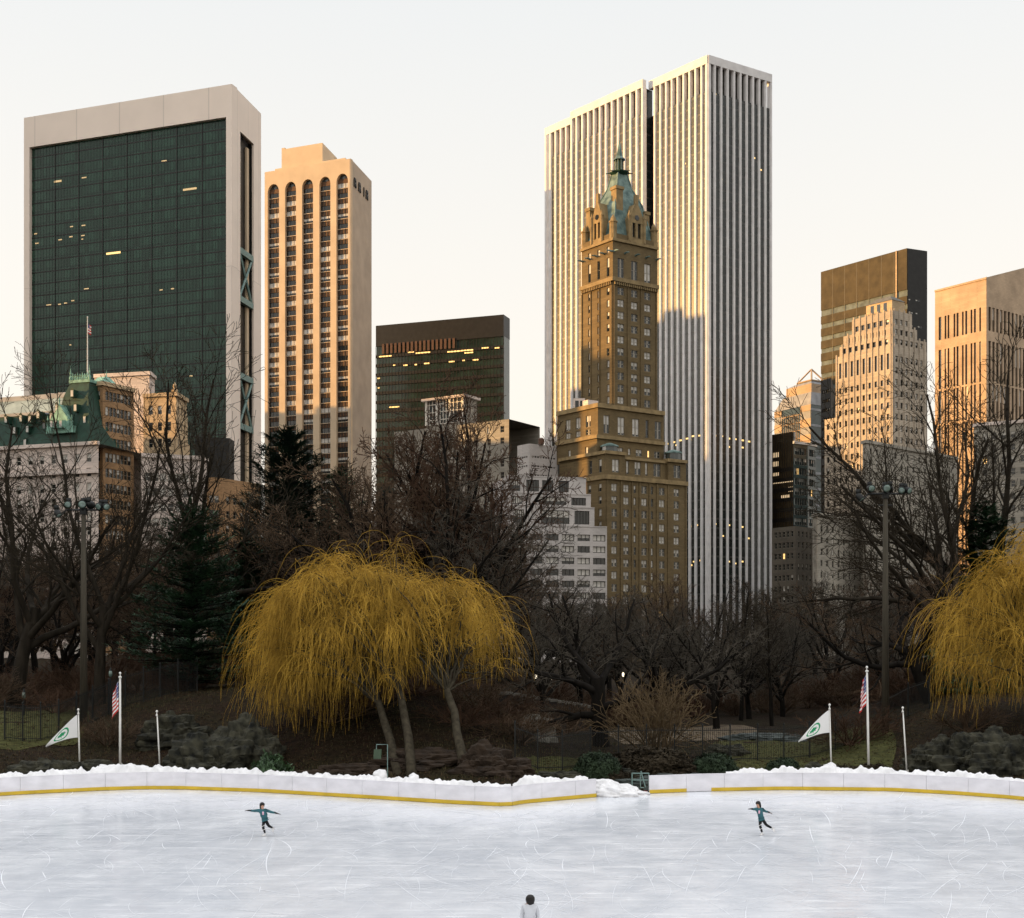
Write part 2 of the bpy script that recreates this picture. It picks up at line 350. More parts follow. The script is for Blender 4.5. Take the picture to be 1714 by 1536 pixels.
def shell(mb, fr, a0, a1, b0, b1, z0, z1, m=0, top=1):
    """Back walls and roof of a block whose two near faces are built as facades."""
    q = fr.rect(a0, a1, b0, b1)
    for i, j in ((1, 2), (2, 3)): mb.poly([v3(q[i], z0), v3(q[j], z0), v3(q[j], z1), v3(q[i], z1)], m)
    mb.poly([v3(p, z1) for p in q], top)
def slab(mb, A, B, z0, z1, out, inn, m=0):
    """Band along a wall line A-B, standing out by out and reaching in by inn."""
    A, B = Vector(A), Vector(B); d = (B-A).normalized(); n = outward(d)
    o = A-n*inn; mb.obox(v3(o, z0), v3(B-A, 0), v3(n*(out+inn), 0), (0, 0, z1-z0), m)
# ------------------------------------------------------------------ towers of the left half
def glass_slab_tower():
    D = 385.; H = PZ(140, D)
    C, L, Rr = top_at(388, 140, H), top_at(40, 197, H), top_at(437, 190, H)
    fr = Fr(C, L-C, Rr-C); ll, lr = (L-C).length, (Rr-C).length
    t = thing('glass_office_tower', 'wide office tower with a dark green glass front in a pale stone frame', 'skyscraper', v3(C, 0))
    k = ll/348.                                           # metres per photo pixel along the front
    wl, wr, band = 8.5*k*1.15, 10.5*k*.86, PZ(140, D)-PZ(194, D)
    mb = MB()
    dL = (C-L).normalized(); n = outward(dL)
    za, zb = -.5, H
    mb.obox(v3(L, za), v3(dL*wl, 0), v3(-n*3, 0), (0, 0, zb-za))                     # left jamb
    mb.obox(v3(C-dL*wr, za), v3(dL*wr, 0), v3(-n*3, 0), (0, 0, zb-za))               # right jamb
    mb.obox(v3(L+dL*wl, H-band), v3(dL*(ll-wl-wr), 0), v3(-n*3, 0), (0, 0, band))    # head
    # end wall with its tall slot
    dR = (Rr-C).normalized(); nr = outward(dR); s0, s1 = lr*.28, lr*.74; zt = PZ(206, D)
    A = C-n*3.
    mb.obox(v3(C+dR*3.0, za), v3(dR*(s0-3.0), 0), v3(-nr*.6, 0), (0, 0, zb-za)); mb.obox(v3(C+dR*s1, za), v3(dR*(lr-s1), 0), v3(-nr*.6, 0), (0, 0, zb-za))
    mb.obox(v3(C+dR*s0, zt), v3(dR*(s1-s0), 0), v3(-nr*.6, 0), (0, 0, zb-zt))
    q = fr.rect(3, ll, 2, lr); mb.poly([v3(q[1], za), v3(q[2], za), v3(q[2], H), v3(q[1], H)]); mb.poly([v3(q[2], za), v3(q[3], za), v3(q[3], H), v3(q[2], H)])
    mb.poly([v3(p, H-.6) for p in fr.rect(.5, ll-.5, .5, lr-.5)])
    mb.build('stone_frame', 'trav', t)
    # thin joints are cut by real reveals: the curtain wall with its dividers
    cw = MB(); g0 = L+dL*wl-n*1.2; gw = ll-wl-wr
    cw.poly([v3(g0, 0), v3(g0+dL*gw, 0), v3(g0+dL*gw, H-band), v3(g0, H-band)], 0)
    for i in range(1, 8): cw.obox(v3(g0+dL*(gw*i/8-.14), 0), v3(dL*.28, 0), v3(n*.16, 0), (0, 0, H-band), 1)
    z = 6.
    while z < H-band-.5: cw.obox(v3(g0, z), v3(dL*gw, 0), v3(n*.07, 0), (0, 0, .34), 1); z += 3.6
    for i in range(64):
        if i % 8: cw.obox(v3(g0+dL*(gw*i/64-.05), 0), v3(dL*.1, 0), v3(n*.05, 0), (0, 0, H-band), 2)
    cw.build('curtain_wall', ['green_glass', 'black', M('green_mullion', (.012, .026, .019), .5, .1)], t)
    rnd = random.Random(5)
    lit = [(60, 392, 5), (62, 408, 6), (101, 402, 6), (120, 380, 5), (140, 378, 6), (119, 397, 6), (139, 395, 6), (138, 401, 3), (190, 425, 24), (97, 305, 13), (141, 298, 8), (318, 318, 22), (275, 270, 8), (82, 511, 8), (100, 510, 5), (110, 508, 5), (122, 504, 5), (145, 484, 8), (270, 486, 5), (289, 484, 5), (320, 630, 5), (118, 578, 3)]
    for px, py, w in lit:
        u = along(g0, dL, px); p = g0+dL*u; z = PZ(py, p.y); m_ = MB()
        m_.obox(v3(p-dL*w*k/2+n*.02, z), v3(dL*w*k, 0), v3(n*.10, 0), (0, 0, .32 if w < 12 else .6)); m_.build('lit_window', 'strip_lit' if w == 24 else 'strip_dim', t)
    # slot: recess, glazed side, tan column, steel bracing
    sl = MB(); b0 = C+dR*s0-nr*1.7; sl.poly([v3(b0, 0), v3(b0+dR*(s1-s0), 0), v3(b0+dR*(s1-s0), zt), v3(b0, zt)])
    p = C+dR*s0; sl.poly([v3(p-nr*.6, 0), v3(p-nr*1.7, 0), v3(p-nr*1.7, zt), v3(p-nr*.6, zt)]); p = C+dR*s1; sl.poly([v3(p-nr*1.7, 0), v3(p-nr*.6, 0), v3(p-nr*.6, zt), v3(p-nr*1.7, zt)])
    sl.build('slot_recess', 'black', t)
    gl = MB(); p = C+dR*(s0+.2)-nr*1.3; gl.obox(v3(p, 0), v3(dR*(s1-s0)*.34, 0), v3(-nr*.3, 0), (0, 0, zt-3)); gl.build('slot_glazing', MT['strip'], t)
    c2 = MB(); p = C+dR*(s0+(s1-s0)*.70)-nr*1.0; c2.obox(v3(p, 0), v3(dR*1.7, 0), v3(-nr*.6, 0), (0, 0, zt-2)); c2.build('column', 'tan', t)
    for y0, y1 in ((407, 489), (620, 706)):
        br = MB(); zA, zB = PZ(y1, D), PZ(y0, D); a = C+dR*(s0+.1)-nr*.5; b = C+dR*(s1-.1)-nr*.5
        for q0, q1, r in ((v3(a, zA), v3(b, zB), .42), (v3(a, zB), v3(b, zA), .42)): br.tube([q0, q1], [r, r], 4)
        for z in (zA, zB): br.obox(v3(a+nr*.45, z-.9), v3(b-a, 0), v3(-nr*1.2, 0), (0, 0, 1.8))
        br.build('brace', 'steel_green', t)

def arched_tower():
    D = 560.; H = PZ(265, D)
    C, L, Rr = top_at(587, 265, H), top_at(443, 288, H), top_at(622, 303, H)
    fr = Fr(C, L-C, Rr-C); ll, lr = (L-C).length, (Rr-C).length
    t = thing('arched_bay_tower', 'tan tower with five arch-topped window bays lit gold by the sun', 'skyscraper', v3(C, 0))
    A, B = L, C; d = (B-A).normalized(); n = outward(d); w = MB(); wins = []; rnd = random.Random(11)
    bays = []
    for a, b in ((448, 467), (477, 495.5), (505.5, 524), (534.5, 553), (563, 582.5)): bays.append((along(A, d, a), along(A, d, b)))
    ztop = PZ(305, D)+1; spring = PZ(296, D)
    edges = [0]+[x for b in bays for x in b]+[ll]
    for i in range(0, len(edges), 2):                      # piers
        w.obox(v3(A+d*edges[i], -.5), v3(d*(edges[i+1]-edges[i]), 0), v3(-n*1.6, 0), (0, 0, H+.5), 0)
    for a, b in bays:                                      # arch heads
        c, r = (a+b)/2, (b-a)/2; N = 10; pr = None
        for i in range(N+1):
            an = math.pi*(1-i/N); x, z = c+r*math.cos(an), spring-1.5+r*1.25*math.sin(an)
            if pr:
                p0, p1 = A+d*pr[0], A+d*x
                w.poly([v3(p0, pr[1]), v3(p1, z), v3(p1, H), v3(p0, H)], 0)
                w.poly([v3(p0-n*1.6, pr[1]), v3(p1-n*1.6, z), v3(p1, z), v3(p0, pr[1])], 0)
            pr = (x, z)
    Ai = A-n*1.61
    w.obox(v3(A-n*1.62, H-.4), v3(d*ll, 0), v3(-n*.3, 0), (0, 0, .3), 0)
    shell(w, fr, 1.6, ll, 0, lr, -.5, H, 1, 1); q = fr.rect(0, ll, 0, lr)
    dR = (Rr-C).normalized(); nr = outward(dR)
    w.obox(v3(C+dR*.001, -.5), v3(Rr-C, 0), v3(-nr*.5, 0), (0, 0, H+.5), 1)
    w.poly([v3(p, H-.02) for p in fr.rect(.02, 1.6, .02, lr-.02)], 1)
    w.build('wall', ['tan', 'tanside'], t)
    # bays: storeys of glass over brown spandrels
    fh = 4.35; zb = [spring-4-fh*i for i in range(47)]
    for bi, (a, b) in enumerate(bays):
        s = MB(); p = A+d*a-n*1.2; bw = b-a
        for i, z in enumerate(zb):
            if z < 4: break
            s.obox(v3(p, z-1.9), v3(d*bw, 0), v3(-n*.4, 0), (0, 0, 1.85), 0)                     # spandrel
            for k in range(4): s.obox(v3(p+d*(bw*(k+.5)/4-.22), z-1.9), v3(d*.44, 0), v3(n*.16, 0), (0, 0, 1.85), 1)
            s.obox(v3(p, z-.04), v3(d*bw, 0), v3(n*.3, 0), (0, 0, .22), 2)
            ctr = A+d*(a+b)/2-n*1.42; g = rnd.choices(range(3), (6, 1.5, 3 if z > 70 else 1))[0]
            wins.append((v3(ctr, z+.15+(fh-2.05)/2), math.atan2(d.y, d.x), bw, fh-2.1, 'triple', g))
        ht = spring+1
        s.obox(v3(p-n*.1, zb[0]+2.3), v3(d*bw, 0), v3(-n*.4, 0), (0, 0, 1.9), 0)
        s.poly([v3(p-n*.3, zb[0]+4.2), v3(p-n*.3+d*bw, zb[0]+4.2), v3(p-n*.3+d*bw, H-1), v3(p-n*.3, H-1)], 3)
        for k in (1, 2): s.obox(v3(p+d*(bw*k/3-.15), zb[0]+4.2), v3(d*.3, 0), v3(-n*.2, 0), (0, 0, 8), 1)
        s.build('bay_panel', ['brownspan', 'blackfin', 'tan', 'g_mid'], t)
    place_windows(t, wins, 'frame_d')
    # roof house
    ph = MB(); Hp = PZ(236, D+8); P0 = fr.p(8, 5)
    q = [fr.p(along(C, fr.l, 531) if False else ll*.36, 4), fr.p(ll*.36, lr*.8), fr.p(ll*.80, lr*.8), fr.p(ll*.80, 4)]
    ph.prism(q, H-.5, Hp, 0); ph.prism([fr.p(ll*.80+.01, 4), fr.p(ll*.80+.01, 7), fr.p(ll*.84, 7), fr.p(ll*.84, 4)], H-.5, Hp+.6, 0)
    ph.prism(fr.rect(ll*.08, ll*.9, 2.2, lr*.9), H-.4, H+1.6, 0)
    ph.build('roof_house', 'tan', t)
    # letters on the end wall, read from left to right
    def letter(u, kind):
        m_ = MB(); hh = 3.9; W = 2.5; zz = PZ(297, D+4)-hh
        def bar(x0, x1, z0, z1): m_.obox(v3(C+dR*(u+x0)+nr*.02, zz+z0), v3(dR*(x1-x0), 0), v3(nr*.5, 0), (0, 0, z1-z0))
        if kind == 'I': bar(.9, 1.5, 0, hh)
        else: bar(0, .7, 0, hh-.8); bar(W-.7, W, 0, hh-.8); bar(.3, W-.3, hh-.8, hh); bar(.7, W-.7, 1.4, 1.9); bar(W-.8, W+.25, 0, .9)
        m_.build('sign_letter', 'blackfin', t)
    for u, kk in ((3.6, 'A'), (9.6, 'A'), (15.5, 'I'), (19.5, 'A')): letter(u, kk)
    ed = MB(); p = top_at(622, 545, PZ(545, 590)); 
    ed.obox(v3(Rr+dR*.02-nr*.8, -.5), v3(dR*2.4, 0), v3(-nr*3, 0), (0, 0, PZ(546, 590)+.5)); ed.build('side_shaft', 'tan', t)

def dark_glass_block():
    D = 640.; H = PZ(527, D)
    C, L = top_at(843, 526, H), top_at(629, 545, H); d = (C-L).normalized(); n = outward(d); ll = (C-L).length
    fr = Fr(C, L-C, -n)
    t = thing('dark_glass_block', 'black glass office block with strips of ceiling lights left of the tan tower', 'office block', v3(C, 0))
    t['label'] = 'black glass office block with glowing ceiling lights and a brown louvred top'
    w = MB(); zt = PZ(563, D); w.obox(v3(L, zt), v3(C-L, 0), v3(-n*9, 0), (0, 0, H-zt), 0); w.obox(v3(L-n*.6, -.5), v3(C-L, 0), v3(-n*8, 0), (0, 0, zt+.5), 1)
    w.build('wall', ['black', 'block_glass'], t)
    lv = MB(); u0, u1 = along(L, d, 640), along(L, d, 765); zb = PZ(575, D)
    for i in range(18): lv.obox(v3(L+d*(u0+(u1-u0)*i/18)+n*.05, PZ(577, D)), v3(d*(u1-u0)/18*.55, 0), v3(n*.4, 0), (0, 0, 5), 0)
    lv.build('louvre', 'rust', t)
    z = zt-4.4; i = 0
    while z > 10:
        s = MB(); s.obox(v3(L, z-1.5), v3(C-L, 0), v3(-n*.59, 0), (0, 0, 1.5), 0); s.build('spandrel', 'black', t); z -= 4.6; i += 1
    f = MB()
    for i in range(40): f.obox(v3(L+d*(ll*i/39-.09)+n*.01, 0), v3(d*.18, 0), v3(n*.12, 0), (0, 0, zt), 0)
    f.build('mullion_screen', 'blackfin', t)
    for px, py, w_ in ((645, 597, 24), (688, 590, 12), (708, 591, 26), (760, 589, 24), (782, 587, 22), (785, 591, 16), (812, 583, 12), (832, 583, 8), (679, 612, 8), (660, 612, 4), (714, 609, 10), (696, 611, 4), (756, 606, 10), (776, 604, 4), (796, 603, 10), (634, 634, 4), (634, 650, 3), (660, 682, 18)):
        u = along(L, d, px); p = L+d*u; m_ = MB(); k = p.y/U; m_.obox(v3(p-d*w_*k/2+n*.02, PZ(py, p.y)), v3(d*w_*k, 0), v3(n*.05, 0), (0, 0, .6)); m_.build('lit_window', 'strip_lit', t)

def bay_window_house():
    D = 462.
    t = thing('stone_penthouse', 'old grey stone block with a white-framed bay window glowing above the bare trees', 'building', P3(735, 1080, D))
    w = MB(); A, B = P3(660, 0, D+22), P3(852, 0, D-6); A = Vector(A.xy); B = Vector(B.xy); d = (B-A).normalized(); n = outward(d)
    z1 = PZ(706, D); rr = random.Random(3); wins = []
    facade(w, wins, A, B, -.5, z1, even((B-A).length, 9, 1.6), storeys(2, z1-1, 4, 1, 2.2), rnd=rr)
    fr = Fr(B, A-B, -n); shell(w, fr, 0, (A-B).length, 0, 20, -.5, z1, 0, 1)
    w.build('wall', ['grey_stone', 'roof'], t); place_windows(t, wins, 'frame')
    q0, q1 = along(A, d, 702), along(A, d, 766); b = MB(); z0, zt = PZ(698, D), PZ(656, D)
    o = A+d*q0-n*4
    b.obox(v3(o, z1-.4), v3(d*(q1-q0), 0), v3(-n*8, 0), (0, 0, zt-z1+.4), 0); b.obox(v3(o-d*1.2+n*1.4, zt), v3(d*(q1-q0+2.4), 0), v3(-n*10, 0), (0, 0, .9), 1)
    b.build('bay_wall', ['grey_stone', 'white_stone'], t)
    g = MB(); W = q1-q0; g.poly([v3(o+n*.1, z0), v3(o+n*.1+d*W, z0), v3(o+n*.1+d*W, zt-.05), v3(o+n*.1, zt-.05)]); g.build('bay_glass', 'g_mid', t)
    f = MB()
    for x in (0, .28, .62, .95): f.obox(v3(o+d*W*x+n*.12, z0), v3(d*.9, 0), v3(n*.5, 0), (0, 0, zt-z0))
    for x0 in (.09, .18, .38, .46, .54, .73, .83): f.obox(v3(o+d*W*x0+n*.12, z0), v3(d*.25, 0), v3(n*.3, 0), (0, 0, zt-z0))
    for zz in (0, .18, .5, .82): f.obox(v3(o+n*.11, z0+(zt-z0)*zz), v3(d*W, 0), v3(n*.26, 0), (0, 0, .28))
    f.build('bay_frame', 'frame_w', t)

def mansard_hotel():
    D = 300.; rnd = random.Random(21)
    A = Vector((PX(-60, 312), 312)); B = Vector((PX(165, D), D)); d = (B-A).normalized(); n = outward(d); ll = (B-A).length
    fr = Fr(B, A-B, -n); ze = PZ(742, D)
    t = thing('mansard_hotel', 'pale stone grand hotel with steep green mansard roof and a rooftop flagpole', 'hotel', v3(B, 0))
    w = MB(); wins = []
    facade(w, wins, A, B, -.5, ze, even(ll, 11, 1.35, 1), storeys(3, ze-.5, 3.35, .9, 2.0), .3, 0, ('sash',), (6, 3, 2, .15), rnd)
    shell(w, fr, 0, ll, 0, 26, -.5, ze, 0, 1); w.build('wall', ['white_stone', 'roof'], t)
    c = MB(); slab(c, A, B, PZ(788, D)-.5, PZ(788, D)+.5, .9, 0); slab(c, A-d*.2, B+d*.2, ze-.3, ze+.5, .8, .2); c.build('cornice', 'white_stone', t)
    place_windows(t, wins, 'frame_w')
    # mansard wings
    m = MB(); z1, z2 = PZ(681, D), PZ(650, D)
    xl, xp0, xp1 = ll, (B-fr.C).length+along(B, -d, 92), 0
    a_ = along(B, -d, 92); q = lambda i0, i1: fr.rect(a_, ll, i0, 26-i0)
    m.loft(q(.3, 0), ze+.4, q(2.6, 0), z1, 0); m.build('mansard', 'verd_dark', t)
    m = MB(); m.loft(q(2.9, 0), z1+.3, q(6, 0), z2, 0, 0); m.build('upper_roof', 'lead_roof', t)
    m = MB(); m.prism(fr.rect(a_, ll, 2.3, 23.7), z1-.35, z1+.35, 0); m.prism(fr.rect(a_, ll, 5.8, 20), z2-.2, z2+.9, 0); m.build('ridge_cap', 'grey_roof', t)
    # corner pavilion
    b0, b1 = along(B, -d, 90), along(B, -d, 153); c0, c1 = along(B, -d, 106), along(B, -d, 138); zp = PZ(632, D)
    pv = MB(); mid0, mid1 = b0-1.3, b1+.8
    pv.loft(fr.rect(b1, b0, -.6, 14), ze+.3, fr.rect(c1-.4, c0+1.2, 1.6, 11), z1+3.2, 0); pv.loft(fr.rect(c1-.4, c0+1.2, 1.6, 11), z1+3.2, fr.rect(c1, c0, 2.6, 9), zp, 0, 0)
    pv.build('pavilion_roof', 'verd_dark', t)
    cr = MB(); cr.prism(fr.rect(c1-.25, c0+.25, 2.35, 9.2), zp-.2, zp+.45, 0)
    for i in range(9): u = c1+(c0-c1)*i/8; p = fr.p(u, 2.6); cr.lathe([(.16, 0), (.22, .5), (.07, .9), (.16, 1.1), (.02, 1.6+.3*(i % 2))], v3(p, zp+.4), 6)
    for u, b_ in ((c1, 2.6), (c0, 2.6), (c1, 9)): cr.lathe([(.3, 0), (.34, .9), (.14, 1.4), (.24, 1.9), (.1, 2.5), (.02, 3.6)], v3(fr.p(u, b_), zp+.2), 7)
    for i in range(16): u = c1+(c0-c1)*i/15; cr.obox(v3(fr.p(u, 2.5), zp+.4), v3(d*.10, 0), v3(-n*.1, 0), (0, 0, 1.1))
    cr.build('cresting', 'verd_pale', t)
    # copper gabled dormer and its neighbours
    g0, g1 = along(B, -d, 84), along(B, -d, 129); zb_, zg = PZ(722, D), PZ(668, D); ctr = (g0+g1)/2+.3
    dm = MB()
    for (hw, za, zb2) in ((abs(g0-g1)/2, zb_, zb_+1.6), (abs(g0-g1)/2*.72, zb_+1.6, zb_+3)): dm.obox(v3(fr.p(ctr-hw, -1.1), za), v3(-d*2*hw, 0), v3(-n*3, 0), (0, 0, zb2-za))
    hw = abs(g0-g1)/2*.66; p = [fr.p(ctr-hw, -1.1), fr.p(ctr+hw, -1.1), fr.p(ctr, -1.1)]; back = -n*5
    f = [v3(p[0], zb_+3), v3(p[1], zb_+3), v3(p[2], zg-.8)]; dm.poly([f[1], f[0], f[2]]); dm.poly([f[0], f[0]+v3(back, 0), f[2]+v3(back, 0), f[2]]); dm.poly([f[1]+v3(back, 0), f[1], f[2], f[2]+v3(back, 0)])
    for u in (ctr-hw*1.35, ctr-hw*.9, ctr+hw*.9, ctr+hw*1.35): dm.lathe([(.24, 0), (.26, 2.4), (.12, 2.8), (.2, 3.2), (.02, 4.2)], v3(fr.p(u, -1.0), zb_), 6)
    dm.lathe([(.2, -.3), (.12, .4), (.22, .8), (.02, 1.9)], f[2], 6); dm.build('gabled_dormer', 'verd_pale', t)
    wn = []
    for px, py in ((118, 658), (127, 682), (62, 694), (33, 700), (48, 701), (44, 718), (84, 696), (40, 740), (140, 702), (97, 709), (103, 709), (112, 709), (96, 682), (72, 712), (22, 720), (8, 702)):
        u = along(B, -d, px); off = -1.4 if 84 < px < 130 and py > 700 else (1.2 if py > 690 else (1.2 if py > 670 else 2.0))
        p = fr.p(u, off-.9 if py > 690 else off-1.5); z = PZ(py, p.y)
        hd = MB(); hd.obox(v3(p-d*.45, z-.9), v3(d*.9, 0), v3(-n*2.6, 0), (0, 0, 1.75)); hd.poly([v3(p-d*.55+n*.02, z+.85), v3(p+d*.55+n*.02, z+.85), v3(p+n*.02, z+1.4)]); o = hd.build('dormer', 'verd_dark' if not 84 < px < 130 or py < 700 else 'verd_pale', t)
        gl = MB(); gl.obox(v3(p-d*.33+n*.02, z-.7), v3(d*.66, 0), v3(-n*.015, 0), (0, 0, 1.4)); gl.build('pane', 'g_blind' if rnd.random() < .8 else 'g_mid', o)
    ch = MB()
    for px in (45, 62, 70): p = fr.p(along(B, -d, px), 9); ch.box(v3(p, z2), 1.6, 1.4, 1.6)
    ch.build('chimney', 'white_stone', t)
    # flagpole on the pavilion
    fp = thing('rooftop_flagpole', 'thin white flagpole with a small flag on the green hotel roof', 'flagpole', v3(fr.p((c0+c1)/2-.3, 5), zp))
    p = v3(fr.p((c0+c1)/2-.3, 5), zp); m_ = MB(); m_.tube([p, p+Vector((0, 0, PZ(528, 305)-zp))], [.16, .09], 6); m_.lathe([(.16, 0), (.16, .2), (.02, .3)], p+Vector((0, 0, PZ(528, 305)-zp)), 6); m_.build('pole', 'pole_white', fp)
    f_ = MB(); zz = PZ(538, 305)
    for i in range(7):
        for j in range(4):
            def pt(a, b): return p+Vector((.1+.18*a+.05*math.sin(b*1.4), .12*math.sin(a*2.1+b*.7), zz-zp-b*.32-a*.12))
            f_.poly([pt(j, i), pt(j, i+1), pt(j+1, i+1), pt(j+1, i)], 2 if i < 3 and j < 2 else i % 2)
    f_.build('flag', ['flag_red', 'flag_white', 'flag_blue'], fp)

def simple_block(name, label, cat, D, c, l, r, wall, cols_l=0, cols_r=0, fh=3.6, win=(1.4, 1.9), kinds=('sash',), gw=(5, 2, 3, .1), trim=None, seed=1, frame='frame', zlow=-.5, top='roof', rows_from=4., depth=.3, rlen=None, cap=100, wallr=None):
    """Block drawn from its roof edge: corner c, left end l, right end r in photo pixels at distance D."""
    H = PZ(c[1], D); C, L = Vector((PX(c[0], D), D)), top_at(*l, H); Rr = top_at(*r, H)
    fr = Fr(C, L-C, Rr-C); ll, lr = (L-C).length, rlen or (Rr-C).length; Rr = fr.p(0, lr)
    t = thing(name, label, cat, v3(C, 0)); w = MB(); wins = []; rnd = random.Random(seed)
    facade(w, wins, L, C, zlow, H, even(ll, cols_l, win[0], .8) if cols_l else (), storeys(rows_from, H-1.2, fh, .9, win[1]) if cols_l else (), depth, 0, kinds, gw, rnd)
    facade(w, wins, C, Rr, zlow, H, even(lr, cols_r, win[0], .8) if cols_r else (), storeys(rows_from, H-1.2, fh, .9, win[1]) if cols_r else (), depth, 2 if wallr else 0, kinds, gw, rnd)
    shell(w, fr, 0, ll, 0, lr, zlow, H, 0, 1); w.build('wall', [wall, top]+([wallr] if wallr else []), t)
    if trim:
        m = MB(); slab(m, L, C+(C-L).normalized()*.5, H-.25, H+.7, .5, .3); slab(m, C, Rr, H-.25, H+.7, .5, .3); m.build('cornice', trim, t)
    place_windows(t, wins, frame, cap=cap)
    return t, fr, ll, lr, H

def plaza_neighbours():
    t, fr, ll, lr, H = simple_block('brown_brick_house', 'brown brick side wing lit golden beside the green hotel roof', 'building', 306, (172, 643), (150, 645), (224, 655), 'brown_brick', 2, 7, 3.6, (1.1, 2.1), ('sash',), (6, 2, 1, 0), 'gold_stone', 31)
    m = MB(); m.loft(fr.rect(.4, ll, .4, lr*.5), H+.7, fr.rect(1.5, ll-.4, 2.2, lr*.4), H+2.3, 0, 0); m.build('copper_roof', 'verd_pale', t)
    simple_block('white_stair_tower', 'windowless peach-white roof tower behind the brown brick wing', 'building', 345, (250, 626), (158, 631), (259, 634), 'white_stone', 0, 0, trim='white_stone')
    t, fr, ll, lr, H = simple_block('gold_stone_block', 'gold stone block with stepped right shoulder below the green glass tower', 'building', 335, (295, 661), (240, 664), (313, 672), 'gold_stone', 3, 3, 4.2, (1.2, 2.2), ('sash',), (6, 2, 1, 0), 'gold_stone', 33)
    m = MB(); q = fr.rect(1, ll, lr+.02, lr+3.6); m.prism(q, -.5, PZ(690, 340)); m.prism(fr.rect(1, ll, lr+3.62, lr+5.4), -.5, PZ(735, 340)); m.build('shoulder', 'gold_stone', t)
    for px in (294,):
        m = MB(); m.lathe([(.7, 0), (.8, .8), (.4, 1.2), (.5, 2.), (.05, 2.8)], v3(fr.p(.6, .6), H+.6), 8); m.build('finial', 'gold_stone', t)
    simple_block('pale_stone_annex', 'low pale stone annex with rows of windows behind the elms', 'building', 318, (335, 768), (236, 763), (346, 772), 'white_stone', 7, 2, 3.6, (1.5, 2.), ('sash',), (4, 3, 5, .2), 'white_stone', 34, 'frame_w')
    simple_block('dark_low_block', 'near-black low block right of the pale annex under the green tower', 'building', 372, (384, 733), (326, 731), (392, 738), 'black', 0, 0)
    simple_block('brown_low_block', 'low brown masonry block left of the pine top', 'building', 330, (372, 800), (345, 798), (436, 810), 'brown_brick', 2, 5, 3.6, (1.2, 1.8), seed=36)

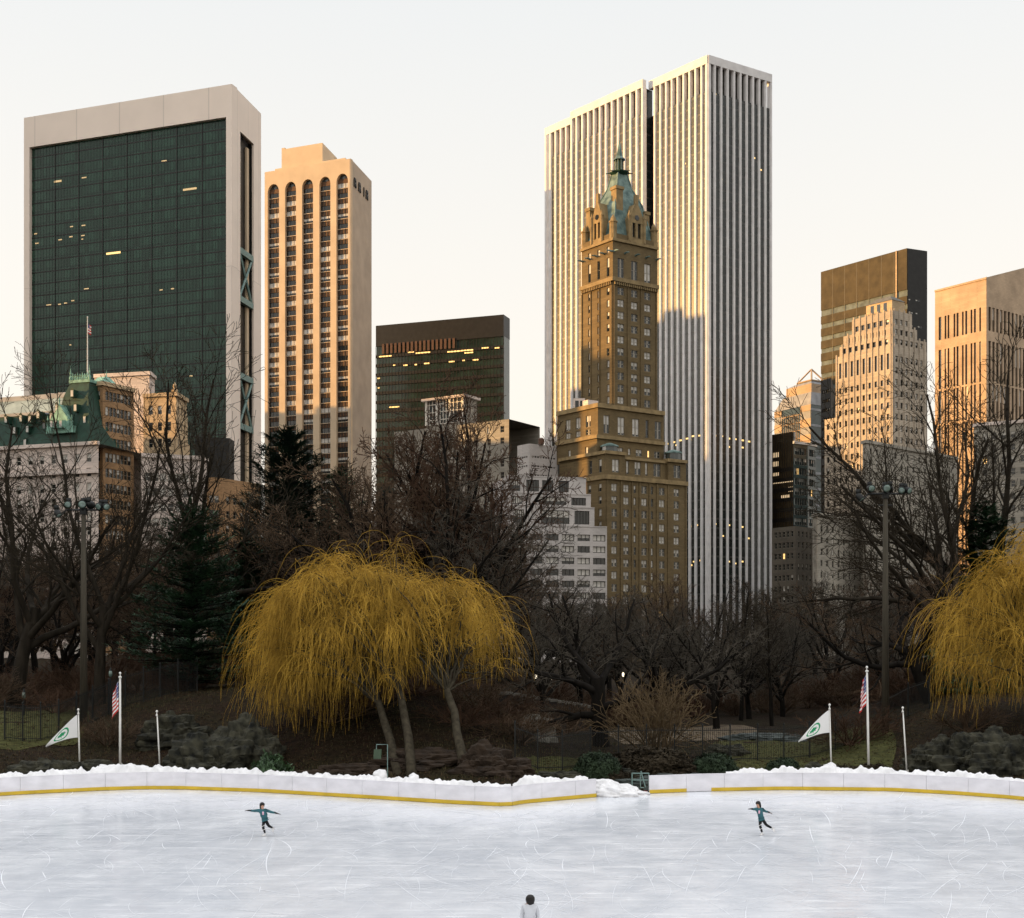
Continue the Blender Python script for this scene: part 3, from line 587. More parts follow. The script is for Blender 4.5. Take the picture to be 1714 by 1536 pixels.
# ------------------------------------------------------------------ towers of the right half
def marble_tower():
    D = 500.; H = PZ(92, D)
    C, L, Rr = Vector((PX(1185, D), D)), top_at(913, 215, H), top_at(1291, 125, H)
    t = thing('marble_tower', 'giant white marble tower with vertical piers and dark window strips', 'skyscraper', v3(C, 0))
    dl = (C-L).normalized(); nl = outward(dl); dr = (Rr-C).normalized(); nr = outward(dr)
    bandh, louv = 3.2, 10.2; zl = H-bandh-louv
    uA, uB, uC = along(L, dl, 966), along(L+nl*3.4, dl, 1077), along(L, dl, 1085)
    faces = [(L, L+dl*uA, 6, 0), (L+dl*uA+nl*3.4, L+dl*uB+nl*3.4, 12, None), (L+dl*uB, C, 10, None), (C, Rr, 10, 9)]
    pm = MB()
    for fi, (A, B, N, op) in enumerate(faces):
        d = (B-A).normalized(); n = outward(d); L_ = (B-A).length; p = L_/N; pw = p*(.44 if fi < 3 else .37)
        for i in range(N+1):
            u = p*i; hw = pw/2; m = MB()
            if i == 0: u += hw*.55
            if i == N: u -= hw*.55
            if fi == 2 and i == 0: continue
            a = [A+d*(u-hw)-n*1.4, A+d*(u-hw), A+d*(u-hw*.6)+n*.45, A+d*(u+hw*.6)+n*.45, A+d*(u+hw), A+d*(u+hw)-n*1.4]
            m.prism(a[::1] if (a[1]-a[0]).cross(a[2]-a[1]) > 0 else a[::-1], -.5, H-bandh-.01); m.build('pier', 'marble', t)
            if i < N:
                s = MB(); s0 = A+d*(p*i+.02)-n*.15; s.obox(v3(s0, -.5), v3(d*(p-.04), 0), v3(-n*.3, 0), (0, 0, zl+.5)); s.build('window_strip', 'strip', t)
                if i != op:
                    s = MB(); s0 = A+d*(p*i+.02)-n*1.1; s.obox(v3(s0, zl), v3(d*(p-.04), 0), v3(-n*.3, 0), (0, 0, louv)); s.build('louvre', 'blackfin', t)
        m = MB(); m.obox(v3(A-n*1.5, H-bandh), v3(B-A, 0), v3(n*2.0, 0), (0, 0, bandh)); m.build('parapet', 'marble', t)
    m = MB(); e = L+dl*uB; m.obox(v3(e-dl*.3-nl*1.7, -.5), v3(dl*.29, 0), v3(nl*4.8, 0), (0, 0, H-bandh+.4)); m.build('return_wall', 'strip', t)
    fr = Fr(C, L-C, Rr-C); ll, lr = (L-C).length, (Rr-C).length
    c = MB(); c.prism(fr.rect(1.2, ll-1.2, 1.2, lr-.2), -.5, zl-.2); c.build('core', 'black', t)
    m = MB(); q = fr.rect(0, ll, 0, lr)
    for i, j in ((1, 2), (2, 3)):
        d = (q[j]-q[i]).normalized(); m.obox(v3(q[i], H-bandh-.01), v3(q[j]-q[i], 0), v3(-outward(d)*1, 0), (0, 0, bandh)); 
    m.build('rear_parapet', 'marble', t)
    cor = MB()
    for a in (q[2], q[3]): cor.box(v3(a+(fr.C-a).normalized()*2, -.5), 2, 2, H-bandh)
    cor.build('rear_pier', 'marble', t)
    rnd = random.Random(8)
    def lit(A, d, n, px, py, w, h=.6, dz=0):
        u = along(A, d, px); p = A+d*u; m_ = MB(); k = p.y/U; m_.obox(v3(p-d*w*k/2-n*.14, PZ(py, p.y)), v3(d*w*k, 0), v3(n*.1, 0), (0, 0, h)); m_.build('lit_window', 'strip_lit', t)
    for px, py, w in ((1116, 744, 6), (1128, 741, 5), (1139, 738, 5), (1150, 735, 6), (1160, 731, 6), (1171, 730, 6), (1155, 737, 5), (1132, 746, 4), (1106, 228, 5), (1164, 265, 6), (1146, 275, 4), (1155, 882, 5), (1166, 880, 5), (1162, 941, 6), (1173, 939, 6), (1157, 947, 4)): lit(L, dl, nl, px, py, w)
    for px, py, w in ((1197, 730, 5), (1208, 731, 6), (1220, 735, 6), (1231, 736, 5), (1243, 738, 6), (1254, 740, 5), (1220, 749, 5), (1243, 750, 5), (1197, 265, 4), (1197, 158, 5), (1187, 245, 4), (1262, 265, 6), (1273, 285, 6), (1208, 301, 4), (1197, 283, 3), (1197, 878, 6), (1220, 880, 6), (1243, 883, 4), (1253, 902, 5), (1210, 898, 5), (1197, 938, 4), (1220, 941, 5), (1243, 941, 4), (1231, 944, 4)): lit(C, dr, nr, px, py, w)

def gothic_tower():
    Dc = 370.
    dl, dr = Vector((-.608, .794)), Vector((.832, .555))
    B0 = Fr(Vector((PX(1014, 360), 360.)), dl, dr)
    t = thing('gothic_hotel_tower', 'slender olive brick tower with a steep green spire and gold-lit left side', 'skyscraper', v3(B0.C, 0))
    rnd = random.Random(17); w = MB(); wins = []; tr = MB(); fh = 3.45
    zs, zc = PZ(757, 360), PZ(797, 360); GWL = (1, 2, 8, .0); GWR = (5, 3, 3.5, .12)
    # base: cornice at zc, shoulder floors above
    colsR = [(2.0, 3.9), (6.2, 8.1), (9.8, 10.6), (12.6, 14.5), (16.0, 16.8), (19.0, 21.0), (24.4, 26.4)]
    colsL = [(1.8, 3.0), (6.2, 7.4), (13.5, 14.7)]
    rws = storeys(2, zc-1, fh, .9, 2.1)
    facade(w, wins, B0.p(0, 0), B0.p(0, 29.3), -.5, zc, colsR, rws, .3, 0, ('pair', 'pair', 'sash', 'pair', 'sash', 'pair', 'pair'), GWR, rnd)
    lw = [(20.3-b, 20.3-a) for a, b in colsL][::-1]
    facade(w, wins, B0.p(20.3, 0), B0.p(0, 0), -.5, zc, lw, rws, .3, 0, ('sash',), GWR, rnd)
    shell(w, B0, 0, 20.3, 0, 29.3, -.5, zc, 0, 0)
    tall = [(zc+1.4, zc+5.0)]
    def storey_block(a0, a1, b0, b1, z0, z1, cl, cr_, rl, rr, kl=('sash',), kr=('pair',), gl=GWL, gr=GWR):
        facade(w, wins, B0.p(a1, b0), B0.p(a0, b0), z0, z1, cl, rl, .3, 0, kl, gl, rnd); facade(w, wins, B0.p(a0, b0), B0.p(a0, b1), z0, z1, cr_, rr, .3, 0, kr, gr, rnd)
        shell(w, B0, a0, a1, b0, b1, z0, z1, 0, 0)
    # shoulder: two corner bays forward, centre slightly back
    storey_block(.3, 20.3, .3, 7.0, zc, zs, [(13, 14.2), (17, 18.2)], [(2.2, 4.6)], tall, tall)
    storey_block(1.2, 20, 7.0, 22.6, zc, zs-1, (), [(1.2, 2.1), (4.2, 6.4), (8.0, 8.9), (11, 13.6)], (), tall, kr=('sash', 'pair', 'sash', 'pair'))
    storey_block(.3, 20.3, 22.6, 29.3, zc, zs-.6, (), [(2.0, 4.6)], (), tall)
    # second tier
    z2 = PZ(683, 368); zm = PZ(733, 366); zq = (zs-1+zm)/2
    storey_block(4, 21.5, .3, 24.3, zs-1, zm, [(5, 6.1), (12.5, 13.6)], [(2, 4.1), (7, 9.1), (11, 11.9), (13.8, 16.0), (18, 18.8), (20.5, 22.6)], [(zs+.6, zs+2.5)], [(zs+.6, zs+2.5)], kr=('pair', 'pair', 'sash', 'pair', 'sash', 'pair'))
    storey_block(4, 21.5, .6, 24.3, zm, z2, [(3.6, 5.6), (8, 10), (12.4, 14.4)], [(2.0, 4.0), (7, 9.4), (12.2, 14.6), (17, 18.1), (20.4, 22.8)], [(zm+1.0, zm+2.6), (zm+3.2, zm+6.4)], [(zm+1.2, zm+6.2)], kl=('pair',), kr=('pair', 'pair', 'pair', 'sash', 'pair'))
    # shaft
    a0, a1, b0, b1 = 6.3, 19.8, 7.8, 24.0; zt = PZ(402, Dc); zb = PZ(470, Dc)
    cl = [(2.9, 4.0), (6.9, 8.0), (10.9, 12.0)]; cr_ = [(1.7, 4.0), (6.6, 8.9), (11.4, 13.7)]
    storey_block(a0, a1, b0, b1, z2, zb, cl, cr_, storeys(z2+1.2, zb-.6, 3.42, .5, 2.1), storeys(z2+1.2, zb-.6, 3.42, .5, 2.1))
    storey_block(a0, a1, b0, b1, zb, zt, cl, cr_, [(zb+1.6, zb+6.8), (zb+8.2, zb+10.0)], [(zb+1.2, zb+6.6)])
    w.build('wall', ['brick_olive'], t)
    place_windows(t, wins, 'frame')
    # stone bands, pilasters, balconies
    def band(a0, a1, b0, b1, z, h, out):
        tr = MB(); i = .1
        for o, inn, top, bot in ((out, i, 0, 1),):
            P = [B0.p(a1, b0)+outward(-B0.l)*o, B0.p(a0, b0)-B0.l*o-B0.r*o, B0.p(a0, b1)-B0.l*o, B0.p(a0, b1)+B0.l*inn, B0.p(a0, b0)+B0.l*inn+B0.r*inn, B0.p(a1, b0)+B0.r*inn]
            tr.prism(P, z, z+h)
        tr.build('stone_band', 'trim_olive', t)
    band(0, 20.3, 0, 29.3, zc-.7, 1.2, .6); band(.3, 20.3, .3, 7, zs-.3, .9, .6); band(1.2, 8, 7.02, 22.6, zs-1.2, .7, .5); band(.3, 8, 22.62, 29.3, zs-.8, .9, .6)
    band(4, 21.5, .3, 24.3, zm-.5, 1.0, .7); band(4, 21.5, .6, 24.3, z2-.6, 1.2, .6); band(a0, a1, b0, b1, zb-.2, 1.1, .8); band(a0, a1, b0, b1, zt-.3, .8, .5)
    nl, nr = outward(-B0.l), outward(B0.r)
    for i in range(22):                                                     # corbels under the balcony
        p = B0.p(a0, b0+.3+i*.73)+nr*.02; tr.obox(v3(p, zb-1.1), v3(B0.r*.34, 0), v3(nr*.6, 0), (0, 0, .88))
        if i < 18: p = B0.p(a0+.3+i*.73, b0)+nl*.02; tr.obox(v3(p, zb-1.1), v3(B0.l*.34, 0), v3(nl*.6, 0), (0, 0, .88))
    tr.build('corbel_course', 'trim_olive', t)
    pl = MB()
    for b in (.25, 5.1, 9.9, 15.6): p = B0.p(a0, b0+b); pl.obox(v3(p+nr*.01, z2), v3(B0.r*.36, 0), v3(nr*.28, 0), (0, 0, zb-z2-1.2))
    for a in (.25, 5.4, 9.2, 13.1): p = B0.p(a0+a, b0); pl.obox(v3(p+nl*.01, z2), v3(B0.l*.32, 0), v3(nl*.28, 0), (0, 0, zb-z2-1.2))
    for b in (.2, 5.0, 8.9, 11.6, 15.2, 17.9, 22.0, 28.6): p = B0.p(0, b); pl.obox(v3(p+nr*.01, 0), v3(B0.r*.5, 0), v3(nr*.25, 0), (0, 0, zc-.8))
    pl.build('pilaster', 'brick_olive', t)
    # gargoyles
    zg = PZ(421, Dc)
    for i in range(5):
        for base, dv, nn in ((B0.p(a0, b0+.4+i*3.85), B0.r, nr), (B0.p(a0+.4+i*3.15, b0), B0.l, nl)):
            g = MB(); g.tube([v3(base, zg), v3(base+nn*1.0, zg+.1), v3(base+nn*2.1, zg-.1)], [.32, .26, .12], 6); g.build('gargoyle', 'verdigris', t)
    # terrace pavilions at the second setback
    for b_, a_ in ((3.3, 2.4), (26.2, 2.2)):
        g = MB(); p = B0.p(a_, b_); g.lathe([(2.3, 0), (2.3, 2.2)], v3(p, zs-.2), 12, 0); g.lathe([(2.6, 2.21), (2.5, 2.6), (.3, 3.4)], v3(p, zs-.2), 12, 1); g.build('roof_pavilion', ['g_mid', 'verdigris'], t)
    g = MB(); g.box(v3(B0.p(15, 3), z2), 3.2, 2.8, 3.6, 0, 0); g.box(v3(B0.p(9.5, 2.5), z2), 3.6, 2.5, 2.2, .6, 0); g.build('terrace_house', 'white_stone', t)
    g = MB(); p = B0.p(15, 3)+Vector((0, -1.45)); g.obox(v3(p-Vector((1.2, 0)), z2+.9), (1.0, 0, 0), (0, -.05, 0), (0, 0, 2)); g.obox(v3(p+Vector((.2, 0)), z2+.9), (1.0, 0, 0), (0, -.05, 0), (0, 0, 2)); g.build('terrace_window', 'g_dark', t)
    # crown: parapet turrets, gabled dormers, chimneys
    F2 = Fr(B0.p(a0, b0), B0.l, B0.r); W, Q = b1-b0, a1-a0
    pr = MB(); slab(pr, F2.p(Q, 0), F2.p(0, 0), zt+.5, zt+2.0, .1, .5); slab(pr, F2.p(0, .5), F2.p(0, W), zt+.5, zt+2.0, .1, .5); slab(pr, F2.p(0, W), F2.p(Q, W), zt+.5, zt+2, .1, .5); slab(pr, F2.p(Q, W), F2.p(Q, 0), zt+.5, zt+2, .1, .5)
    pr.build('parapet', 'brick_olive', t)
    for a, b in ((.7, .7), (Q-.7, .7), (.7, W-.7), (Q-.7, W-.7)):
        g = MB(); g.lathe([(1.05, 0), (1.05, 4.6), (1.25, 4.7), (1.25, 5.1), (.8, 5.2), (.7, 6.0), (.1, 7.0)], v3(F2.p(a, b), zt+.4), 8); g.build('turret', 'trim_olive', t)
    def gable(P, dv, nn, wd, h):
        g = MB(); a, b = P-dv*wd/2, P+dv*wd/2; o = nn*.25; bk = -nn*4.5; hs = h*.60
        def V(p, z): return v3(p, z)
        # front with two lancets cut in it
        us = [0, .22, .42, .58, .78, 1]; z0 = zt+.5
        for i in range(5):
            p, q = a+dv*wd*us[i]+o, a+dv*wd*us[i+1]+o
            if i in (1, 3): g.poly([V(p, z0), V(q, z0), V(q, z0+1.2), V(p, z0+1.2)]); g.poly([V(p, z0+h*.5), V(q, z0+h*.5), V(q, z0+hs), V(p, z0+hs)]); g.poly([V(p-nn*.6, z0+1.2), V(q-nn*.6, z0+1.2), V(q-nn*.6, z0+h*.5), V(p-nn*.6, z0+h*.5)], 1)
            else: g.poly([V(p, z0), V(q, z0), V(q, z0+hs), V(p, z0+hs)])
            if i in (1, 3): g.poly([V(p, z0+1.2), V(p-nn*.6, z0+1.2), V(p-nn*.6, z0+h*.5), V(p, z0+h*.5)]); g.poly([V(q-nn*.6, z0+1.2), V(q, z0+1.2), V(q, z0+h*.5), V(q-nn*.6, z0+h*.5)])
        c = P+o; g.poly([V(a+o, z0+hs), V(b+o, z0+hs), V(c+dv*.5, z0+h), V(c-dv*.5, z0+h)])
        for s, e in ((a, -1), (b, 1)):
            g.poly([V(s+o, z0), V(s+bk, z0), V(s+bk, z0+hs), V(s+o, z0+hs)][::e]); g.poly([V(s+o, z0+hs), V(s+bk, z0+hs), V(c+dv*.5*e+bk, z0+h), V(c+dv*.5*e, z0+h)][::e])
        g.obox(V(c-dv*.55-nn*.8, z0+h), v3(dv*1.1, 0), v3(nn*.85, 0), (0, 0, 2.6)); 
        for s in (a, b): g.lathe([(.5, 0), (.5, hs+.4), (.6, hs+.5), (.05, hs+2.2)], V(s+o, z0), 6)
        rs = MB(); g.build('gabled_dormer', ['trim_olive', 'g_dark'], t)
        k = MB(); k.tube([V(c+nn*.02, z0+hs*1.07), V(c+nn*.12, z0+hs*1.07)], [.75, .75], 12); k.build('rose_window', 'g_dark', t)
    gable(F2.p(0, W*.52), B0.r, nr, 5.4, 11.0); gable(F2.p(Q*.48, 0), -B0.l, nl, 4.4, 11.5)
    for a, b, s, h in ((3.4, 4.4, 2.4, 15.2), (Q-1.2, 2.2, 1.8, 11.0), (2.4, W-2.2, 1.5, 9.5)):
        g = MB(); g.box(v3(F2.p(a, b), zt+.4), s, s, h, math.atan2(B0.r.y, B0.r.x)); g.box(v3(F2.p(a, b), zt+.4+h+.003), s+.5, s+.5, .9, math.atan2(B0.r.y, B0.r.x)); g.build('chimney', 'trim_olive', t)
    # steep copper roof in two slopes, platform, lantern, spire
    ctr = F2.p(Q/2, W/2); DQ = ctr.y; rf = MB()
    def ringp(f, sq=0): return [F2.p(Q/2+(-1 if i in (0, 1) else 1)*Q/2*f, W/2+(1 if i in (1, 2) else -1)*W/2*f*(1-sq)) for i in range(4)]
    za, zb1, zc1, zd = zt+.6, PZ(346, DQ), PZ(318, DQ), PZ(291, DQ)
    rf.loft(ringp(.92), za, ringp(.60), zb1, 0); rf.loft(ringp(.60), zb1, ringp(.33), zc1, 0); rf.loft(ringp(.33), zc1, ringp(.20), zd, 0, 0); 
    for i in range(4):
        p, q = ringp(.92)[i], ringp(.60)[i]; rf.tube([v3(p, za), v3(q, zb1), v3(ringp(.33)[i], zc1), v3(ringp(.20)[i], zd)], [.3, .28, .25, .2], 5)
    for i in range(6): p = F2.p(Q*(.10+.06*(i % 3)), W*(.2+.04*i)); 
    rf.build('copper_roof', 'verdigris', t)
    pf = MB(); pf.lathe([(1.6, -.6), (2.7, 0), (2.9, .35), (1.4, .5)], v3(ctr, zd), 8); 
    for i in range(8): an = i*math.pi/4; p = v3(ctr, zd+.2)+Vector((math.cos(an)*2.7, math.sin(an)*2.7, 0)); pf.tube([p, p+Vector((math.cos(an)*1.3, math.sin(an)*1.3, -.15))], [.22, .1], 5)
    pf.build('platform', 'verd_dark', t)
    la = MB(); zl = PZ(268, DQ); la.lathe([(.8, .4), (.8, zl-zd)], v3(ctr, zd), 8, 1)
    for i in range(8): an = (i+.5)*math.pi/4; p = v3(ctr, zd+.4)+Vector((math.cos(an)*1.15, math.sin(an)*1.15, 0)); la.tube([p, p+Vector((0, 0, zl-zd-.3))], [.2, .18], 5, 0)
    la.build('lantern', ['verdigris', 'verd_dark'], t)
    sp = MB(); zp = PZ(235, DQ); sp.lathe([(1.7, 0), (1.6, .4), (1.05, .9), (.66, (zp-zl)*.45), (.32, (zp-zl)*.8), (.16, zp-zl)], v3(ctr, zl), 8); sp.build('spire', 'verdigris', t)

def stepped_apartments():
    t = thing('stepped_white_apartments', 'white brick apartment house stepping back in terraces left of the gothic tower', 'apartment house', P3(940, 1080, 330))
    rnd = random.Random(23); D = 330.
    dr = Vector((.97, .24)).normalized(); n = outward(dr); A = Vector((PX(858, D), D)); w = MB(); wins = []
    tiers = [(882, 1016, 0, None), (850, 995, 2.4, 'wide'), (828, 989, 4.2, 'wide'), (800, 981, 6.4, 'wide')]
    zprev = -.5
    for i, (py, px1, back, kd) in enumerate(tiers):
        A2 = A-n*back; u1 = along(A2, dr, px1); B2 = A2+dr*u1; z1 = PZ(py, A2.y+u1*.2)
        if i == 0: cols = [(u1*(j+.5)/6-1.65, u1*(j+.5)/6+1.65) for j in range(6)]; rows = storeys(2.2, z1-.8, 2.95, .7, 1.65)
        else: cols = [(.8, 3.6), (u1*.36, u1*.70), (u1*.76, u1*.94)] if i < 3 else [(.6, 3.6), (4.8+.4, 8.6), (9.4, 12.4), (13.8, 16.6)]; rows = [(zprev+.9, z1-.75)]
        facade(w, wins, A2, B2, zprev if i else -.5, z1, cols, rows, .4, 0, ('triple',) if i == 0 else ('wide',), (5, 3, 3, .1) if i == 0 else (6, 2, .2, 0), rnd)
        fr = Fr(A2, -n, dr) ; q = [A2, B2, B2-n*(22-back), A2-n*(22-back)]
        for a, b in ((1, 2), (2, 3), (3, 0)): w.poly([v3(q[a], zprev), v3(q[b], zprev), v3(q[b], z1), v3(q[a], z1)], 0)
        w.poly([v3(p, z1-.02) for p in q], 1)
        slab(w, A2, B2, z1-.01, z1+.25, .12, .3, 0)
        zprev = z1-.05
    w.build('wall', ['white_brick', 'roof'], t); place_windows(t, wins, 'frame_d')
    # terrace planting
    g = MB()
    for i in range(46):
        px = 892+rnd.random()*80; p = A-n*(3.6+rnd.random()*.5)+dr*along(A, dr, px); g.lathe([(.1, 0), (.35+.3*rnd.random(), .5), (.1, .9+.5*rnd.random())], v3(p, PZ(851, D)), 5)
    tag(g.build('terrace_plants', 'needle_dk', t), kind='stuff')
    simple_block('gridded_white_block', 'plain white block with faint window grid behind the stepped apartments', 'building', 372, (886, 742), (866, 746), (943, 748), 'white_brick', 4, 9, 2.6, (.7, .5), ('plain',), (0, 3, 6, 0), None, 41, rlen=10)
    tk = thing('roof_tank', 'small rust-red tank on the plain white block', 'tank', P3(904, 741, 374)); m = MB(); m.lathe([(.8, -.3), (.9, 1.2), (.4, 1.6)], P3(906, 742, 374), 8); m.build('drum', 'rust', tk)

def crown_tower():
    Dc = 465.; dl, dr = Vector((-.608, .794)), Vector((.832, .555)); C = Vector((PX(1494, Dc), Dc)); B0 = Fr(C, dl, dr)
    t = thing('stepped_limestone_tower', 'limestone tower stepping up to a small crown, gold on its left face', 'tower', v3(C, 0)); rnd = random.Random(29); w = MB(); wins = []
    def zat(py, a=0, b=0): return PZ(py, B0.p(a, b).y)
    def a_of(px): return along(C, dl, px)
    def b_of(px): return along(C, dr, px)
    tiers = [(a_of(1399), b_of(1551), zat(598, a_of(1399))), (a_of(1405), b_of(1551), zat(581, a_of(1405))), (a_of(1411), b_of(1536), zat(563, a_of(1411))), (a_of(1425), b_of(1528), zat(535, a_of(1425))), (a_of(1443), b_of(1522), zat(519, 0))]
    z0 = -.5; ins = 0.
    for i, (la, rb, z1) in enumerate(tiers):
        a0 = ins; cl = [(u-.7, u+.7) for u in np.arange(2.2, la-a0-1.2, 2.63)]; cr_ = [(u-.8, u+.8) for u in np.arange(2., rb-a0-1, 2.7)]
        if i == 0: rl = storeys(6, z1-9, 4.1, .9, 2.1)+[(z1-8.2, z1-2.6)]; rr = storeys(6, z1-2, 4.1, .9, 2.1)
        elif i == 4: rl = rr = [(z0+1, z0+2.6)]
        else: rl = rr = [(z0+.7, z0+2.6)]
        if z1-z0 < 3.2 and i: rl = rr = []
        facade(w, wins, B0.p(la, a0), B0.p(a0, a0), z0, z1, cl, rl, .45, 0, ('sash',), (9, .6, .15, 0), rnd); facade(w, wins, B0.p(a0, a0), B0.p(a0, rb), z0, z1, cr_, rr, .45, 0, ('sash',), (2, 4, 3, 0), rnd)
        shell(w, B0, a0, la, a0, rb, z0, z1, 0, 1)
        for u in np.arange(.6, la-a0, 2.63): p = B0.p(a0+u, a0)+outward(-dl)*.02; w.obox(v3(p, z0+(z1-z0)*.0 if i else 6), v3(dl*.55, 0), v3(outward(-dl)*.3, 0), (0, 0, (z1-z0 if i else z1-6)+.7), 0)
        for u in np.arange(.6, rb-a0, 2.7): p = B0.p(a0, a0+u)+outward(dr)*.02; w.obox(v3(p, z0 if i else 6), v3(dr*.5, 0), v3(outward(dr)*.3, 0), (0, 0, (z1-z0 if i else z1-6)+.7), 0)
        z0 = z1-.02; ins += .12
    w.build('wall', ['crown_stone', 'roof'], t); place_windows(t, wins, 'frame_d')
    c = MB(); la = a_of(1446); zt = zat(496, la/2)
    c.prism(B0.rect(1.2, la, 1.2, 8), z0, z0+4.2, 0); c.loft(B0.rect(1, la+.2, 1, 8.2), z0+4.2, B0.rect(3.5, la-3, 3.2, 6), zt, 1, 1); c.build('crown_house', ['gold_stone', 'coping'], t)
    g = MB()
    for u in (3.4, 6.2, 9): g.obox(v3(B0.p(u, 1.2)+outward(-dl)*.02, z0+.6), v3(dl*1.4, 0), v3(outward(-dl)*.05, 0), (0, 0, 3)); 
    g.build('crown_window', 'g_dark', t)
    wing = MB(); ww = []; aw = a_of(1379); zw = zat(702, aw); facade(wing, ww, B0.p(aw, .4), B0.p(tiers[0][0]+.02, .4), -.5, zw, [(1, 2.2), (4., 5.2)], storeys(6, zw-1.2, 4.1, .9, 2.1), .4, 0, ('sash',), (9, .6, .1, 0), rnd); shell(wing, B0, tiers[0][0]+.02, aw, .4, 18, -.5, zw, 0, 1); wing.build('side_wing', ['crown_stone', 'roof'], t); place_windows(t, ww, 'frame_d', cap=0) if False else place_windows(t, ww, 'frame_d', name='wing_window', cap=60)

def banded_face(w, A, B, z0, z1, fh, gf, mw, mg, proud=.18):
    """Storey bands: wall-high glass sheet with proud spandrel courses."""
    d = (B-A).normalized(); n = outward(d)
    w.poly([v3(A-n*proud, z0), v3(B-n*proud, z0), v3(B-n*proud, z1), v3(A-n*proud, z1)], mg)
    z = z0
    while z < z1-.2:
        h = min(fh*(1-gf), z1-z-.01); w.obox(v3(A, z), v3(B-A, 0), v3(-n*(proud-.004), 0), (0, 0, h), mw); z += fh
def right_cluster():
    # brown slab with pale window bands
    D = 640.; H = PZ(415, D); C, L, Rr = Vector((PX(1518, D), D)), top_at(1374, 455, H), top_at(1552, 420, H); fr = Fr(C, L-C, Rr-C); ll, lr = (L-C).length, (Rr-C).length
    t = thing('brown_slab_tower', 'dark brown slab tower with pale horizontal window bands behind the limestone tower', 'skyscraper', v3(C, 0))
    w = MB(); zt = PZ(484, D); d, n = -fr.l, outward(-fr.l)
    w.obox(v3(L, zt), v3(C-L, 0), v3(-n*.4, 0), (0, 0, H-zt), 0); w.poly([v3(L-n*.4, -.5), v3(C-n*.4, -.5), v3(C-n*.4, zt), v3(L-n*.4, zt)], 1)
    z = zt-3.1
    while z > 6: w.obox(v3(L, z-4.0), v3(C-L, 0), v3(-n*.39, 0), (0, 0, 4.0), 0); z -= 6.4
    nr = outward(fr.r); w.obox(v3(C+fr.r*.4, -.5), v3(fr.r*(lr-.4), 0), v3(-nr*.4, 0), (0, 0, H+.5), 2); shell(w, fr, .4, ll, .4, lr, -.5, H-.01, 2, 2)
    for i in range(1, 7): w.obox(v3(L+d*ll*i/7+n*.003, 4), v3(d*.3, 0), v3(n*.05, 0), (0, 0, H-4), 2)
    w.obox(v3(C-d*6.2+n*.01, 4), v3(d*.7, 0), v3(n*.5, 0), (0, 0, H-4), 3)
    w.build('wall', ['brown_face', 'band_pale', 'black', 'gold_stone'], t)
    rnd = random.Random(4); wins = []
    for i in range(9):
        for j in range(7):
            if rnd.random() < .45: c = C+fr.r*(1.5+j*(lr-2.5)/7)+nr*.03; wins.append((v3(c, zt-5-i*6.4), math.atan2(fr.r.y, fr.r.x), 1.3, 1.2, 'plain', rnd.choice((1, 2, 1))))
    place_windows(t, wins, 'frame_d')
    # stone tower with broken-pediment roof at the right edge
    D = 700.; H = PZ(464, D); C, L = Vector((PX(1651, D), D)), top_at(1565, 486, H); Rd = Vector((.80, .60)); fr = Fr(C, L-C, Rd); ll, lr = (L-C).length, 100.
    t = thing('pediment_tower', 'pink granite tower with a sloping pediment roof at the right edge', 'skyscraper', v3(C, 0)); w = MB(); wins = []
    s = D/U; cl = []; k = ll/86.
    for a, b in ((1571, 1575.5), (1581, 1584), (1586, 1589), (1596, 1599), (1601, 1604.5), (1610, 1613), (1615.5, 1619), (1624.5, 1627.5), (1630, 1633.5), (1639, 1642)): cl.append((along(L, -fr.l, a), along(L, -fr.l, b)))
    za, zb_ = PZ(552, D), PZ(512, D); rows = [(PZ(1000, D), PZ(700, D)), (PZ(697, D), PZ(640, D)), (PZ(637, D), PZ(569, D)), (za, zb_)]
    facade(w, wins, L, C, -.5, H, cl, rows, .8, 0, ('sash',), (9, 1, 0, 0), rnd)
    cr_ = [(2+i*3.6, 4.2+i*3.6) for i in range(11)]; facade(w, wins, C, fr.p(0, lr), -.5, H, cr_, rows, .8, 0, ('plain',), (5, 3, 0, 0), rnd)
    shell(w, fr, 0, ll, 0, lr, -.5, H, 0, 1)
    bq = along(C, Rd.normalized(), 1679); pq = fr.p(0, bq); zr = H+(PZ(454, pq.y)-H)/bq*lr*.42; pa = [fr.p(.2, 0), fr.p(.2, lr*.5), fr.p(.2, lr)]; pb = [fr.p(ll*.62, 0), fr.p(ll*.62, lr*.5), fr.p(ll*.62, lr)]
    w.poly([v3(pa[0], H), v3(pa[2], H), v3(pa[1], zr)], 0); w.poly([v3(pb[2], H), v3(pb[0], H), v3(pb[1], zr)], 0); w.poly([v3(pb[0], H), v3(pa[0], H), v3(pa[1], zr), v3(pb[1], zr)], 2); w.poly([v3(pa[2], H), v3(pb[2], H), v3(pb[1], zr), v3(pa[1], zr)], 2)
    slab(w, L, C-fr.l*.4, H-.9, H+.1, .5, .1, 0); w.build('wall', ['granite', 'roof', 'lead_roof'], t); place_windows(t, wins, 'frame_d')
    # banded tower with open pyramid top
    D = 627.; H = PZ(676, D); C, L, Rr = Vector((PX(1357, D), D)), top_at(1296, 690, H), top_at(1397, 682, H); fr = Fr(C, L-C, Rr-C); ll, lr = (L-C).length, (Rr-C).length
    t = thing('banded_pyramid_tower', 'orange and grey banded tower with an open pyramid frame on top', 'skyscraper', v3(C, 0)); w = MB()
    A, B = L, C; q1, q2 = L+(C-L)*.20, L+(C-L)*.72
    for a, b in ((A, q1), (q2, B)): banded_face(w, a, b, -.5, H, 7.6, .5, 0, 1)
    n = outward(-fr.l); w.poly([v3(q1-n*.3, -.5), v3(q2-n*.3, -.5), v3(q2-n*.3, H), v3(q1-n*.3, H)], 3)
